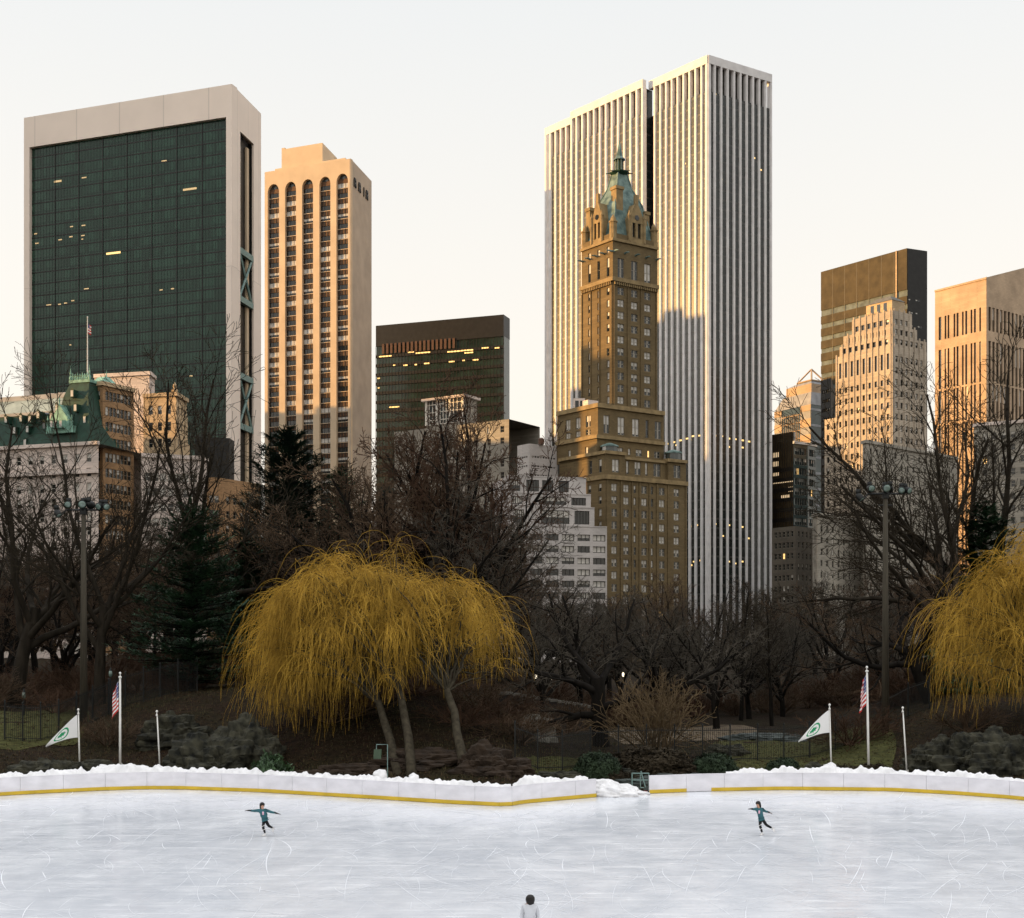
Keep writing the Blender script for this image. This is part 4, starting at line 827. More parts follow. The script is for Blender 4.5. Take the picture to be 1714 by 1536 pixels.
    for i in range(10): w.obox(v3(q1+(q2-q1)*(i/9.)*.985-n*.29, 0), v3((q2-q1).normalized()*.22, 0), v3(n*.2, 0), (0, 0, H-3.), 0)
    z = 6
    while z < H-3: w.obox(v3(q1-n*.28, z), v3(q2-q1, 0), v3(n*.14, 0), (0, 0, .3), 0); z += 3.8
    banded_face(w, C, Rr, -.5, H, 7.6, .86, 1, 3); shell(w, fr, .2, ll-.1, .2, lr, -.5, H-.01, 1, 1)
    za, zb_ = PZ(664, D+8), PZ(652, D+8); w.loft(fr.rect(.0, ll, 0, lr), H, fr.rect(.8, ll*.80, 1.2, lr*.9), za+1.2, 1, 1); w.loft(fr.rect(.9, ll*.72, 1.4, lr*.86), za+1.2, fr.rect(.9, ll*.72, 1.4, lr*.86), za+5.4, 0, 0)
    w.loft(fr.rect(.9, ll*.72, 1.4, lr*.86), za+5.4, fr.rect(2.2, ll*.45, 2.6, lr*.74), PZ(640, D+8), 1, 1); w.build('wall', ['granite', 'grey_roof', 'roof', 'teal_glass'], t)
    p = MB(); bs = fr.rect(2.0, ll*.46, 2.4, lr*.76); ap = v3((bs[0]+bs[2])/2, PZ(617, D+9)); zz = PZ(640, D+8)
    for i in range(4): p.tube([v3(bs[i], zz), ap], [.42, .42], 5); p.tube([v3(bs[i], zz+.3), v3(bs[(i+1) % 4], zz+.3)], [.4, .4], 5)
    p.build('pyramid_frame', 'granite', t)
    # dark lower blocks between the marble and limestone towers
    t, fr, ll, lr, H = simple_block('bronze_glass_block', 'bronze glass office block with lit floors beside the marble tower', 'office block', 520, (1328, 722), (1290, 728), (1332, 724), 'bronze_glass', 0, 0)
    w = MB(); n = outward(-fr.l); L = fr.p(ll, 0)
    for z in np.arange(6, H-12, 4.0): w.obox(v3(L+n*.02, z), v3(-fr.l*ll, 0), v3(n*.2, 0), (0, 0, 1.5), 0)
    for i in range(14): w.obox(v3(L-fr.l*ll*i/13+n*.02, 0), v3(-fr.l*.18, 0), v3(n*.3, 0), (0, 0, H), 0)
    w.build('mullion_screen', 'blackfin', t)
    for py, p0, p1 in ((766, 1294, 1304), (781, 1294, 1303), (797, 1294, 1304), (810, 1294, 1330), (823, 1320, 1330), (837, 1308, 1322)):
        a, b = L-fr.l*along(L, -fr.l, p0), L-fr.l*along(L, -fr.l, p1); m = MB(); m.obox(v3(a+n*.03, PZ(py, a.y)), v3(b-a, 0), v3(n*.05, 0), (0, 0, 1.9)); m.build('lit_window', 'bronze_lit', t)
    simple_block('green_glass_block', 'low green glass block with a flat pale roof edge beside the bronze block', 'office block', 500, (1352, 744), (1328, 741), (1366, 747), 'teal_glass', 5, 3, 3.8, (1.9, 2.6), ('plain',), (6, 4, 1, .1), 'pale', 52)
    simple_block('dark_slab_block', 'dark slab block standing behind the green glass block', 'building', 560, (1391, 632), (1374, 637), (1399, 660), 'black', 4, 2, 4, (1.2, 1.4), ('plain',), (7, 3, 1, .1), None, 53, 'frame_d')
    simple_block('grey_department_store', 'wide grey limestone block with many small dark windows behind the right lamp pole', 'building', 405, (1450, 740), (1444, 742), (1602, 768), 'grey_stone', 1, 15, 3.5, (1.05, 1.9), ('sash',), (8, 2, .6, .1), 'grey_stone', 54, 'frame')
    simple_block('grey_corner_store', 'lower grey stone corner block with dark windows left of the right lamp pole', 'building', 398, (1368, 862), (1360, 865), (1447, 872), 'grey_stone', 1, 8, 3.5, (1.1, 1.9), ('sash',), (8, 2, .6, .1), 'grey_stone', 55, 'frame')
    simple_block('grey_masonry_block', 'grey masonry block behind the branches at the right edge', 'building', 390, (1636, 712), (1630, 714), (1790, 700), 'grey_stone', 1, 9, 3.6, (1.3, 1.9), ('sash',), (6, 3, 1, .1), 'white_stone', 56, 'frame')
    simple_block('shadowed_masonry_block', 'dark masonry block low behind the trees right of the marble tower', 'building', 430, (1332, 880), (1292, 884), (1362, 884), 'dark_masonry', 5, 4, 3.6, (1.1, 1.9), ('sash',), (8, 2, .5, .1), None, 57, 'frame')
# ------------------------------------------------------------------ rink outline and park ground
BX = [-900, -200, 0, 31, 167, 240, 300, 440, 623, 740, 838, 857, 876, 998, 1087, 1173, 1310, 1491, 1600, 1679, 1760, 2000, 2700]
BY = [1420, 1345, 1332, 1330, 1323, 1321, 1321, 1326, 1337, 1344.5, 1349.5, 1348.5, 1345, 1334, 1328, 1324.5, 1322, 1324, 1330, 1336, 1344, 1370, 1440]
def bd(px):
    """Distance of the rink edge on the sight line px."""
    return CZ*U/(float(np.interp(px, BX, BY))-HZ)
AX = [-400, 60, 150, 300, 420, 700, 840, 900, 1000, 1350, 1450, 1600, 1800, 2400]
AY = [3.6, 3.2, 3.6, 4.9, 5.2, 5.4, 3.6, 1.5, 1.1, 1.2, 2.4, 4.4, 5., 5.]
def terrain(x, y):
    px = CX+U*x/y; d = y-bd(px)
    if d <= 0: return 0.
    a = float(np.interp(px, AX, AY)); s = min(1, d/26.); s = s*s*(3-2*s)
    h = .12+a*s+max(0, d-26)*.012
    return h+(.22*mn.noise(Vector((x*.22, y*.22, 1)))+.08*mn.noise(Vector((x*.9, y*.9, 4))))*min(1, d/4)
def G(px, D): x = PX(px, D); return Vector((x, D, terrain(x, D)))
def setting():
    pts = [(PX(p, bd(p)), bd(p)) for p in np.interp(np.linspace(0, 1, 90), [0, 1], [-900, 2700])]
    m = MB(); N = len(pts)
    m.poly([(-95, 4, 0), (95, 4, 0)]+[(x, y, 0) for x, y in pts[::-1]], 0)
    tag(m.build('ice_rink', 'ice'), kind='structure')
    m = MB(); m.poly([(-2500, -1500, -.35), (2500, -1500, -.35), (2500, 3000, -.35), (-2500, 3000, -.35)]); tag(m.build('ground', 'ground'), kind='structure')
    ps = np.concatenate([np.arange(-900, -20, 60), np.arange(-20, 1740, 9), np.arange(1740, 2701, 60)]); ds = np.concatenate([[0, .3, .8, 1.5], np.arange(2.2, 40, .9), np.arange(41, 120, 6), [140, 180, 240, 320, 500, 900]])
    V = []; 
    for p in ps:
        b = bd(p)
        for d in ds: y = b+d; x = PX(p, y); V.append((x, y, terrain(x, y) if d else -.1))
    k = len(ds); i = np.arange(len(ps)-1)[:, None]*k+np.arange(k-1)[None]; F = np.stack([i, i+k, i+k+1, i+1], -1).reshape(-1, 4)
    o = link('hillside', np_mesh('hillside', V, F, ['ground'], True)); tag(o, kind='structure')
def patch(name, p0, p1, d0, d1, mat, dz, wob=.0, kind='structure'):
    ps = np.arange(p0, p1+.1, 8); ds = np.linspace(0, 1, 16); V = []
    for p in ps:
        b = bd(p); e = min(1, (p-p0)/24., (p1-p)/24.); mid = (d0+d1)/2; hw = (d1-d0)/2*math.sqrt(max(e, .02)); w = wob*mn.noise(Vector((p*.02, d0, 2)))
        for q in ds: y = b+mid+w+(q*2-1)*hw; x = PX(p, y); V.append((x, y, terrain(x, y)+dz))
    k = len(ds); i = np.arange(len(ps)-1)[:, None]*k+np.arange(k-1)[None]; F = np.stack([i, i+k, i+k+1, i+1], -1).reshape(-1, 4)
    tag(link(name, np_mesh(name, V, F, [mat], True)), kind=kind)

def dead_grass():
    """Blades and fallen leaves scattered over the slope behind the boards."""
    rnd = random.Random(12); V = []; mi = []
    for i in range(52000):
        px = rnd.uniform(-60, 1780); d = .8+rnd.random()**1.4*32; b = bd(px); y = b+d; x = PX(px, y); z = terrain(x, y); a = rnd.random()*6.28; l = rnd.uniform(.05, .17); ca, sa = math.cos(a), math.sin(a)
        if rnd.random() < .55: w = .012; V += [(x-sa*w, y+ca*w, z-.02), (x+sa*w, y-ca*w, z-.02), (x+ca*l*.6+sa*w*.4, y+sa*l*.6-ca*w*.4, z+l*1.4), (x+ca*l*.6-sa*w*.4, y+sa*l*.6+ca*w*.4, z+l*1.4)]; mi.append(rnd.choice((0, 0, 1)))
        else: l *= .6; V += [(x-ca*l, y-sa*l, z+.03), (x+sa*l*.6, y-ca*l*.6, z+.05+l*.5), (x+ca*l, y+sa*l, z+.04), (x-sa*l*.6, y+ca*l*.6, z+.03+l*.4)]; mi.append(rnd.choice((2, 2, 1)))
    o = link('dead_grass', np_mesh('dead_grass', V, np.arange(len(V)).reshape(-1, 4), [M('dry_grass', (.10, .08, .036), .9, .3, 3), M('olive_grass', (.042, .042, .014), .9, .3, 3), M('fallen_leaf', (.060, .030, .014), .9, .4, 5)], False, mi)); tag(o, 'dry grass and fallen leaves over the dark slope behind the rink', 'grass', kind='stuff')

def skate_marks():
    """Curved blade cuts and scraped frost lying on the ice."""
    rnd = random.Random(31); V = []
    for i in range(3200):
        y = 16+rnd.random()**.8*62; x = rnd.uniform(-.48, .48)*y
        if y > bd(CX+U*x/y)-2: continue
        r = rnd.choice((5, 9, 18, 40, 80))*rnd.uniform(.7, 1.4); a0 = rnd.random()*6.28; L = min(rnd.uniform(.8, 8), r*.7); n = max(3, int(L/.45)); w = rnd.choice((.005, .007, .010, .014, .019))*rnd.uniform(.7, 1.3)*(.5+y/90); z = .004+.0000012*i
        cx, cy = x-math.cos(a0)*r, y-math.sin(a0)*r; P = []
        for j in range(n+1):
            a = a0+L/r*j/n; k = w*math.sin(math.pi*(j+.25)/(n+.5)); P.append(((cx+math.cos(a)*(r-k), cy+math.sin(a)*(r-k), z), (cx+math.cos(a)*(r+k), cy+math.sin(a)*(r+k), z)))
        for p, q in zip(P, P[1:]): V += [p[0], p[1], q[1], q[0]]
    o = link('skate_marks', np_mesh('skate_marks', V, np.arange(len(V)).reshape(-1, 4), ['skate_mark'])); tag(o, 'pale curved skate cuts all over the ice', 'skate marks', kind='stuff')

def boards():
    def run(p0, p1, label, gaps=(), plain_top=False):
        pts = []; n = 110
        for i in range(n+1): p = p0+(p1-p0)*i/n; pts.append(Vector((PX(p, bd(p)), bd(p))))
        acc = [0.]
        for a, b in zip(pts, pts[1:]): acc.append(acc[-1]+(b-a).length)
        def at(s): return Vector((np.interp(s, acc, [p.x for p in pts]), np.interp(s, acc, [p.y for p in pts])))
        T = acc[-1]; t = thing('rink_boards', label, 'rink wall', v3(at(T/2), 0)); s = 0; W = 2.44; kk = MB(); ks = []
        while s < T-.05:
            e = min(s+W, T); m = MB(); k = 3
            for i in range(k):
                a, b = at(s+.007+(e-s-.014)*i/k), at(s+.007+(e-s-.014)*(i+1)/k); n = outward((b-a).normalized())
                m.obox(v3(a, .02), v3(b-a, 0), v3(-n*.10, 0), (0, 0, 1.0)); m.obox(v3(a+n*.015, 1.02), v3(b-a, 0), v3(-n*.14, 0), (0, 0, .045)); f_ = (s+(e-s)*(i+.5)/k)/T
                if any(g0 < f_ < g1 for g0, g1 in gaps):
                    if kk.v: ks.append(kk); kk = MB()
                else: kk.obox(v3(a-(b-a)*.004+n*.03, .015), v3((b-a)*1.012, 0), v3(-n*.028, 0), (0, 0, .20))
            m.build('board_panel', 'board', t); s = e
        for m in ks+[kk]: m.build('kick_strip', 'kick', t)
    run(-420, 857, 'long white rink boards with yellow kick strip below the yellow willow and flags')
    run(857.2, 998, 'short run of white rink boards left of the green gate')
    run(1087, 2150, 'white rink boards right of the green gate with broken yellow kick strip', ((.077, .107),))
    # ploughed snow lying on and behind the boards
    rnd = random.Random(2)
    def bank(p0, p1, hf, label, wid=1.5, seed=0):
        ps = np.arange(p0, p1, 1.6); V = []; K = 11
        for p in ps:
            b = bd(p); q = Vector((PX(p, b), b)); e = min(1, (p-p0)/12., (p1-p)/12.)
            h = (hf(p)*.72+.5*hf(p)*mn.noise(Vector((p*.03, seed, 0)))+.20*mn.noise(Vector((p*.085, seed, 3)))+.09*mn.noise(Vector((p*.21, seed, 5))))*max(0, e)**.5
            h = max(h, .03)
            for j in range(K):
                u = j/(K-1); y = q.y+.05+u*wid; x = q.x*y/q.y
                z = 1.04+h*math.sin(math.pi*min(1, .12+u*1.0))**.7*(1+.16*mn.noise(Vector((p*.16, u*4, seed+7))))-(.02 if j == 0 else 0)
                if j == K-1: z = .05
                if j == 0: z = 1.03
                V.append((x, y+.08*mn.noise(Vector((p*.12, u*4, 9))), z))
        k = K; i = np.arange(len(ps)-1)[:, None]*k+np.arange(k-1)[None]; F = np.stack([i, i+k, i+k+1, i+1], -1).reshape(-1, 4)
        o = link('snow_bank', np_mesh('snow_bank', V, F, ['snow'], True)); tag(o, label, 'snow', kind='stuff')
    hl = lambda p: float(np.interp(p, [-60, 31, 110, 150, 170, 200, 260, 330, 400, 460, 560, 620, 700, 780, 838, 857], [.2, .25, .38, .30, .55, .68, .45, .32, .38, .30, .28, .26, .32, .28, .14, .08]))
    bank(-420, 856, hl, 'lumpy white snow bank along the top of the long rink boards', seed=1)
    bank(858, 985, lambda p: float(np.interp(p, [858, 885, 925, 945, 985], [.3, .62, .35, .15, .3])), 'snow bank topping the short run of boards left of the gate', seed=2)
    bank(1215, 2150, lambda p: float(np.interp(p, [1215, 1260, 1330, 1390, 1440, 1500, 1540, 1600, 1640, 1679, 1790], [.05, .3, .35, .5, .42, .3, .26, .42, .35, .12, .2])), 'lumpy white snow bank along the boards right of the gate', seed=3)
    # heap in the gateway
    b = bmesh.new(); bmesh.ops.create_icosphere(b, subdivisions=5, radius=1)
    for v in b.verts:
        n = v.co.normalized(); k = 1+.22*mn.noise(n*2.3)+.14*mn.noise(n*6)+.06*mn.noise(n*15); taper = .35+.65*max(0., min(1., (1.1-n.x)/1.7)); v.co = Vector((n.x*k*2.0, n.y*k*1.2, max(-.05, n.z*k*1.02*taper)))
    me = bpy.data.meshes.new('snow_heap'); b.to_mesh(me); me.materials.append(MT['snow']); me.polygons.foreach_set('use_smooth', [True]*len(me.polygons))
    o = link('snow_heap', me); o.location = (PX(1026, 77.2), 77.3, .0); tag(o, 'dirty white snow heap filling the gateway beside the green gate', 'snow heap')
    for i, (px, D, s) in enumerate(((636, 75.8, .44), (691, 74.6, .3), (168, 80.6, .3), (1393, 80.4, .42))):
        b = bmesh.new(); bmesh.ops.create_icosphere(b, subdivisions=3, radius=s)
        for v in b.verts: v.co *= 1+.3*mn.noise(v.co*3/s*.5+Vector((i, 0, 0))); v.co.z *= .8
        me = bpy.data.meshes.new('snow_lump'); b.to_mesh(me); me.materials.append(MT['snow']); me.polygons.foreach_set('use_smooth', [True]*len(me.polygons))
        o = link('snow_lump', me); o.location = (PX(px, D), D+.5, 1.25); tag(o, ('round snow lump on the boards below the small green sign', 'small jagged snow lump at the base of the willow trunk', 'snow lump on the boards between two left flagpoles', 'snow lump at the foot of the right white-flag pole')[i], 'snow lump')
    # gate
    t = thing('rink_gate', 'green tubular steel gate standing open beside the snow heap', 'gate', (PX(1072, 79), 79, 0)); D = 78.3
    x0, x1 = PX(1058, D), PX(1086, D); f = MB(); T = lambda a, b_, r=.035: f.tube([a, b_], [r, r], 6)
    for x in (x0, x1): T((x, D, .25), (x, D, 1.2))
    for z in (.32, .78, 1.18): T((x0, D, z), (x1, D, z))
    f.build('gate_frame', 'steel_green', t)
    g = MB(); xm = (x0+x1)/2; g.tube([(xm, D, .32), (xm, D, 1.18)], [.03, .03], 6); g.build('upright', 'steel_green', t)
    g = MB(); g.tube([(xm+.02, D-.05, 1.32), (xm+.3, D-.05, .35)], [.035, .035], 6); g.build('brace', 'steel_green', t)
    for x in (x0+.3, x1-.12): g = MB(); g.tube([(x, D-.06, .24), (x, D+.02, .24)], [.2, .2], 14); g.tube([(x, D-.09, .24), (x, D-.061, .24)], [.05, .05], 8); g.build('wheel', 'rock_wet', t)
    g = MB(); g.obox((x1-.3, D-.1, .02), (.18, 0, 0), (0, .16, 0), (0, 0, .12)); o = g.build('red_block', 'flag_red', t); o.name = 'foot'; 

# ------------------------------------------------------------------ trees
def rot_about(d, ang, az):
    """Turn unit vector d away from itself by ang, in the azimuth az."""
    ref = (0, 0, 1) if abs(d[2]) < .9 else (1, 0, 0)
    ux, uy, uz = d[1]*ref[2]-d[2]*ref[1], d[2]*ref[0]-d[0]*ref[2], d[0]*ref[1]-d[1]*ref[0]
    l = math.sqrt(ux*ux+uy*uy+uz*uz); ux, uy, uz = ux/l, uy/l, uz/l
    wx, wy, wz = d[1]*uz-d[2]*uy, d[2]*ux-d[0]*uz, d[0]*uy-d[1]*ux
    c, s, ca, sa = math.cos(ang), math.sin(ang), math.cos(az), math.sin(az)
    return (d[0]*c+(ux*ca+wx*sa)*s, d[1]*c+(uy*ca+wy*sa)*s, d[2]*c+(uz*ca+wz*sa)*s)
def grow(rnd, out, p, d, L, r, lev, cfg, az0=0.):
    n = cfg['seg'][lev]; wob, trop = cfg['wob'][lev], cfg['trop'][lev]; pts = [(p, d, r)]; st = L/n
    for i in range(n):
        dx, dy, dz = d[0]+rnd.gauss(0, wob), d[1]+rnd.gauss(0, wob), d[2]+rnd.gauss(0, wob)+trop
        l = math.sqrt(dx*dx+dy*dy+dz*dz); d = (dx/l, dy/l, dz/l); q = (p[0]+d[0]*st, p[1]+d[1]*st, p[2]+d[2]*st)
        r2 = max(r*(1-cfg['tap'][lev]*(i+1)/n), cfg['rmin']); out[lev].append((*p, *q, pts[-1][2], r2)); p = q; pts.append((p, d, r2))
    if lev+1 >= len(cfg['seg']): return
    k = cfg['kids'][lev]; k = k if isinstance(k, int) else rnd.randint(*k); s0 = cfg['start'][lev]
    for j in range(k):
        t = s0+(1-s0)*(j+rnd.random()*.8)/k; f = min(t*n, n-.001); i = int(f); f -= i; a, b = pts[i], pts[i+1]
        q = tuple(a[0][c]+(b[0][c]-a[0][c])*f for c in range(3)); rr = a[2]+(b[2]-a[2])*f
        an = R(cfg['ang'][lev]*(1+rnd.uniform(-.35, .35))); az = az0+j*2.4+rnd.uniform(-.5, .5)
        dd = rot_about(b[1], an, az); ln = cfg['len'][lev]*L*(1-cfg['fall'][lev]*(t-s0)/(1-s0+1e-6))*rnd.uniform(.7, 1.2)
        grow(rnd, out, q, dd, ln, min(rr*.85, max(rr*cfg['rk'][lev], cfg['rmin'])), lev+1, cfg, rnd.random()*6)
def tree_proto(name, seed, cfg, barkm, twigm, split=3, lean=(0, 0)):
    rnd = random.Random(seed); out = [[] for _ in cfg['seg']]
    stems = cfg.get('stems', 1)
    for s in range(stems):
        d = (lean[0], lean[1], 1) if stems == 1 else (rnd.gauss(0, cfg.get('spread', .4)), rnd.gauss(0, cfg.get('spread', .4)), 1)
        l = math.sqrt(sum(x*x for x in d)); d = tuple(x/l for x in d)
        grow(rnd, out, (rnd.gauss(0, .12)*(stems > 1), rnd.gauss(0, .12)*(stems > 1), -.25), d, cfg['L'], cfg['r'], 0, cfg, rnd.random()*6)
    S0 = [q for l in out[:split] for q in l]; S1 = [q for l in out[split:] for q in l]
    H = max(max(q[5] for q in S1), .1)
    return dict(trunk=seg_mesh(name+'_trunk', S0, 7, [barkm]), crown=seg_mesh(name+'_crown', S1, 3, [twigm]), H=H)
ELM = dict(L=8.5, r=.52, rmin=.016, seg=(6, 8, 6, 5, 4), wob=(.05, .09, .11, .13, .15), trop=(.02, .06, .045, .03, .02), tap=(.35, .74, .8, .75, .5), kids=((6, 7), 8, 7, 6), start=(.55, .22, .2, .15), ang=(32, 30, 32, 34), len=(1.75, .52, .55, .62), fall=(-.1, .55, .5, .4), rk=(.62, .5, .5, .6))
ELM2 = dict(ELM, L=6.5, kids=((6, 7), 9, 7, 5), ang=(44, 33, 34, 36), len=(2.0, .50, .56, .62), trop=(.02, .03, .03, .015, .0), wob=(.07, .12, .12, .14, .16))
OAK = dict(L=4.2, r=.45, rmin=.014, seg=(5, 8, 5, 4, 3), wob=(.06, .17, .18, .2, .22), trop=(.0, .05, .03, .01, .0), tap=(.25, .75, .75, .7, .5), kids=((6, 7), 8, 7, 6), start=(.45, .15, .15, .15), ang=(58, 40, 44, 44), len=(1.9, .48, .48, .5), fall=(.0, .5, .5, .4), rk=(.6, .5, .5, .6))
BUSHY = dict(L=3.4, r=.26, rmin=.013, seg=(4, 6, 5, 4, 3), wob=(.07, .14, .18, .2, .22), trop=(.02, .05, .05, .03, .02), tap=(.3, .7, .75, .7, .5), kids=((6, 8), 7, 6, 6), start=(.45, .2, .15, .15), ang=(40, 38, 42, 42), len=(1.7, .5, .5, .5), fall=(.0, .5, .5, .4), rk=(.6, .5, .55, .6))
HAZE = dict(BUSHY, rmin=.0105, kids=((7, 9), 9, 8, 7), len=(1.8, .5, .52, .55))
YOUNG = dict(L=9., r=.16, rmin=.013, seg=(8, 5, 4, 3), wob=(.05, .12, .16, .2), trop=(.03, .06, .04, .02), tap=(.8, .75, .7, .5), kids=(20, 7, 5), start=(.22, .2, .2), ang=(42, 40, 42), len=(.42, .45, .5), fall=(.65, .5, .4), rk=(.42, .5, .6))
SHRUB = dict(L=2.4, r=.035, rmin=.010, seg=(5, 4, 3), wob=(.10, .16, .2), trop=(.0, .03, .02), tap=(.6, .6, .5), kids=(7, 5), start=(.25, .2), ang=(30, 36), len=(.5, .5), fall=(.4, .4), rk=(.6, .6), stems=22, spread=.55)
PROTO = {}
def plant(kind, px, D, h, rot, label, cat='tree', name='bare_tree', group=None, sx=1., base=None):
    pr = PROTO[kind]; s = h/pr['H']; p = base or G(px, D); t = thing(name, label, cat, p, group); t.rotation_euler = (0, 0, rot)
    t.scale = (s*sx, s*sx, s)
    for k in ('trunk', 'crown'):
        if k in pr: link(k if kind[:5] != 'shrub' else {'trunk': 'stem', 'crown': 'twigs'}[k], pr[k], t)
    return t
def needles(name, rnd, H, W, whorl, blades, dip, mat, base=.12, shape=.85, ln=.42, clump=.0):
    T = [(0, 0, i*H/8*.98-.3*(i == 0), .05*math.sin(i), .04*math.cos(i), (i+1)*H/8*.98, .26*H/18*(1-i/8.3)+.02, .26*H/18*(1-(i+1)/8.3)+.02) for i in range(8)]
    V = []; z = H*base
    while z < H*.99:
        t = (z-H*base)/(H*(1-base)); wl = W*((1-t)**shape)*(.55+.45*min(1, t*6+.4)); nb = rnd.randint(5, 7); a0 = rnd.random()*6
        for b in range(nb):
            az = a0+b*2*math.pi/nb+rnd.uniform(-.35, .35); L = wl*rnd.uniform(.62, 1.12)+.25; up = dip+rnd.uniform(-.08, .12)+.5*t*t; zz = z+rnd.uniform(-.25, .25)
            e = (math.cos(az)*L, math.sin(az)*L, zz+L*up); T.append((0, 0, zz, *e, .045+.01*L, .012))
            m = max(4, int(blades*L))
            for i in range(m):
                f = rnd.random()**.7; side = rnd.gauss(0, .16*L*(.3+f)); x = e[0]*f-math.sin(az)*side; y = e[1]*f+math.cos(az)*side; zc = zz+(L*up)*f+.16*L*f*f+rnd.gauss(0, .07)
                for _ in range(3):
                    a = az+rnd.gauss(0, .9); l = ln*rnd.uniform(.6, 1.25); w = .045*rnd.uniform(.8, 1.6); dz = rnd.uniform(-.1, .55)*l; ca, sa = math.cos(a), math.sin(a)
                    V += [(x-sa*w, y+ca*w, zc), (x+sa*w, y-ca*w, zc), (x+ca*l+sa*w*.5, y+sa*l-ca*w*.5, zc+dz), (x+ca*l-sa*w*.5, y+sa*l+ca*w*.5, zc+dz)]
        z += whorl*rnd.uniform(.7, 1.25)*(1-.45*t)
    return dict(trunk=seg_mesh(name+'_trunk', T, 5, ['bark_dk']), crown=np_mesh(name+'_crown', V, np.arange(len(V)).reshape(-1, 4), [mat]), H=H)
def leaf_mass(name, rnd, rx, ry, rz, N, mat, size=.16, lob=.3, hollow=.6):
    V = []
    sd = rnd.random()*50
    for i in range(N):
        while True:
            n = Vector((rnd.gauss(0, 1), rnd.gauss(0, 1), abs(rnd.gauss(0, 1))*1.0-.15)).normalized()
            if n.z > -.25: break
        k = (1+lob*mn.noise(n*2.2+Vector((sd, 0, 0)))+lob*.6*mn.noise(n*5+Vector((0, sd, 0))))*(hollow+(1-hollow)*rnd.random()**.5)
        c = Vector((n.x*rx*k, n.y*ry*k, max(.02, n.z*rz*k))); u = Vector((rnd.gauss(0, 1), rnd.gauss(0, 1), rnd.gauss(0, 1))).normalized(); w = u.cross(n+u.orthogonal()*.3).normalized()
        s = size*rnd.uniform(.6, 1.3); V += [tuple(c-u*s), tuple(c+w*s*.45), tuple(c+u*s), tuple(c-w*s*.45)]
    return np_mesh(name, V, np.arange(len(V)).reshape(-1, 4), [mat])

def make_protos():
    P = PROTO
    P['elm_a'] = tree_proto('elm', 101, ELM, 'bark', 'twig_dark'); P['elm_b'] = tree_proto('elm', 107, ELM2, 'bark', 'twig_dark', lean=(-.12, 0)); P['elm_c'] = tree_proto('elm', 113, ELM2, 'bark', 'twig_dark')
    P['oak_a'] = tree_proto('oak', 201, OAK, 'bark_dk', 'twig_grey'); P['oak_b'] = tree_proto('oak', 203, OAK, 'bark_dk', 'twig_brown', lean=(-.35, 0))
    P['bush_a'] = tree_proto('bushy', 301, BUSHY, 'bark_dk', 'twig_grey'); P['bush_b'] = tree_proto('bushy', 302, BUSHY, 'bark_dk', 'twig_brown'); P['bush_c'] = tree_proto('bushy', 305, BUSHY, 'bark_dk', 'twig_red')
    P['haze_b'] = tree_proto('haze', 351, HAZE, 'bark_dk', 'twig_brown'); P['haze_c'] = tree_proto('haze', 352, HAZE, 'bark_dk', 'twig_red'); P['haze_a'] = tree_proto('haze', 353, HAZE, 'bark_dk', 'twig_grey')
    P['young_a'] = tree_proto('young', 401, YOUNG, 'bark_dk', 'twig_brown', 1); P['young_b'] = tree_proto('young', 402, YOUNG, 'bark_dk', 'twig_dark', 1)
    P['shrub_tan'] = tree_proto('shrub', 501, SHRUB, 'twig_tan', 'twig_tan', 1); P['shrub_red'] = tree_proto('shrub', 502, dict(SHRUB, spread=.8), 'twig_red', 'twig_red', 1); P['shrub_brown'] = tree_proto('shrub', 503, dict(SHRUB, spread=.7), 'twig_brown', 'twig_brown', 1)
    rnd = random.Random(77)
    P['pine_a'] = needles('pine', rnd, 16., 5.6, .85, 20, .02, 'needle', .05, .62, .5); P['pine_b'] = needles('pine', rnd, 19., 5.4, .95, 22, .16, 'needle_dk', .25, .6, .6); P['pine_c'] = needles('pine', rnd, 14., 3.4, .75, 20, .1, 'needle', .10, .75, .45)

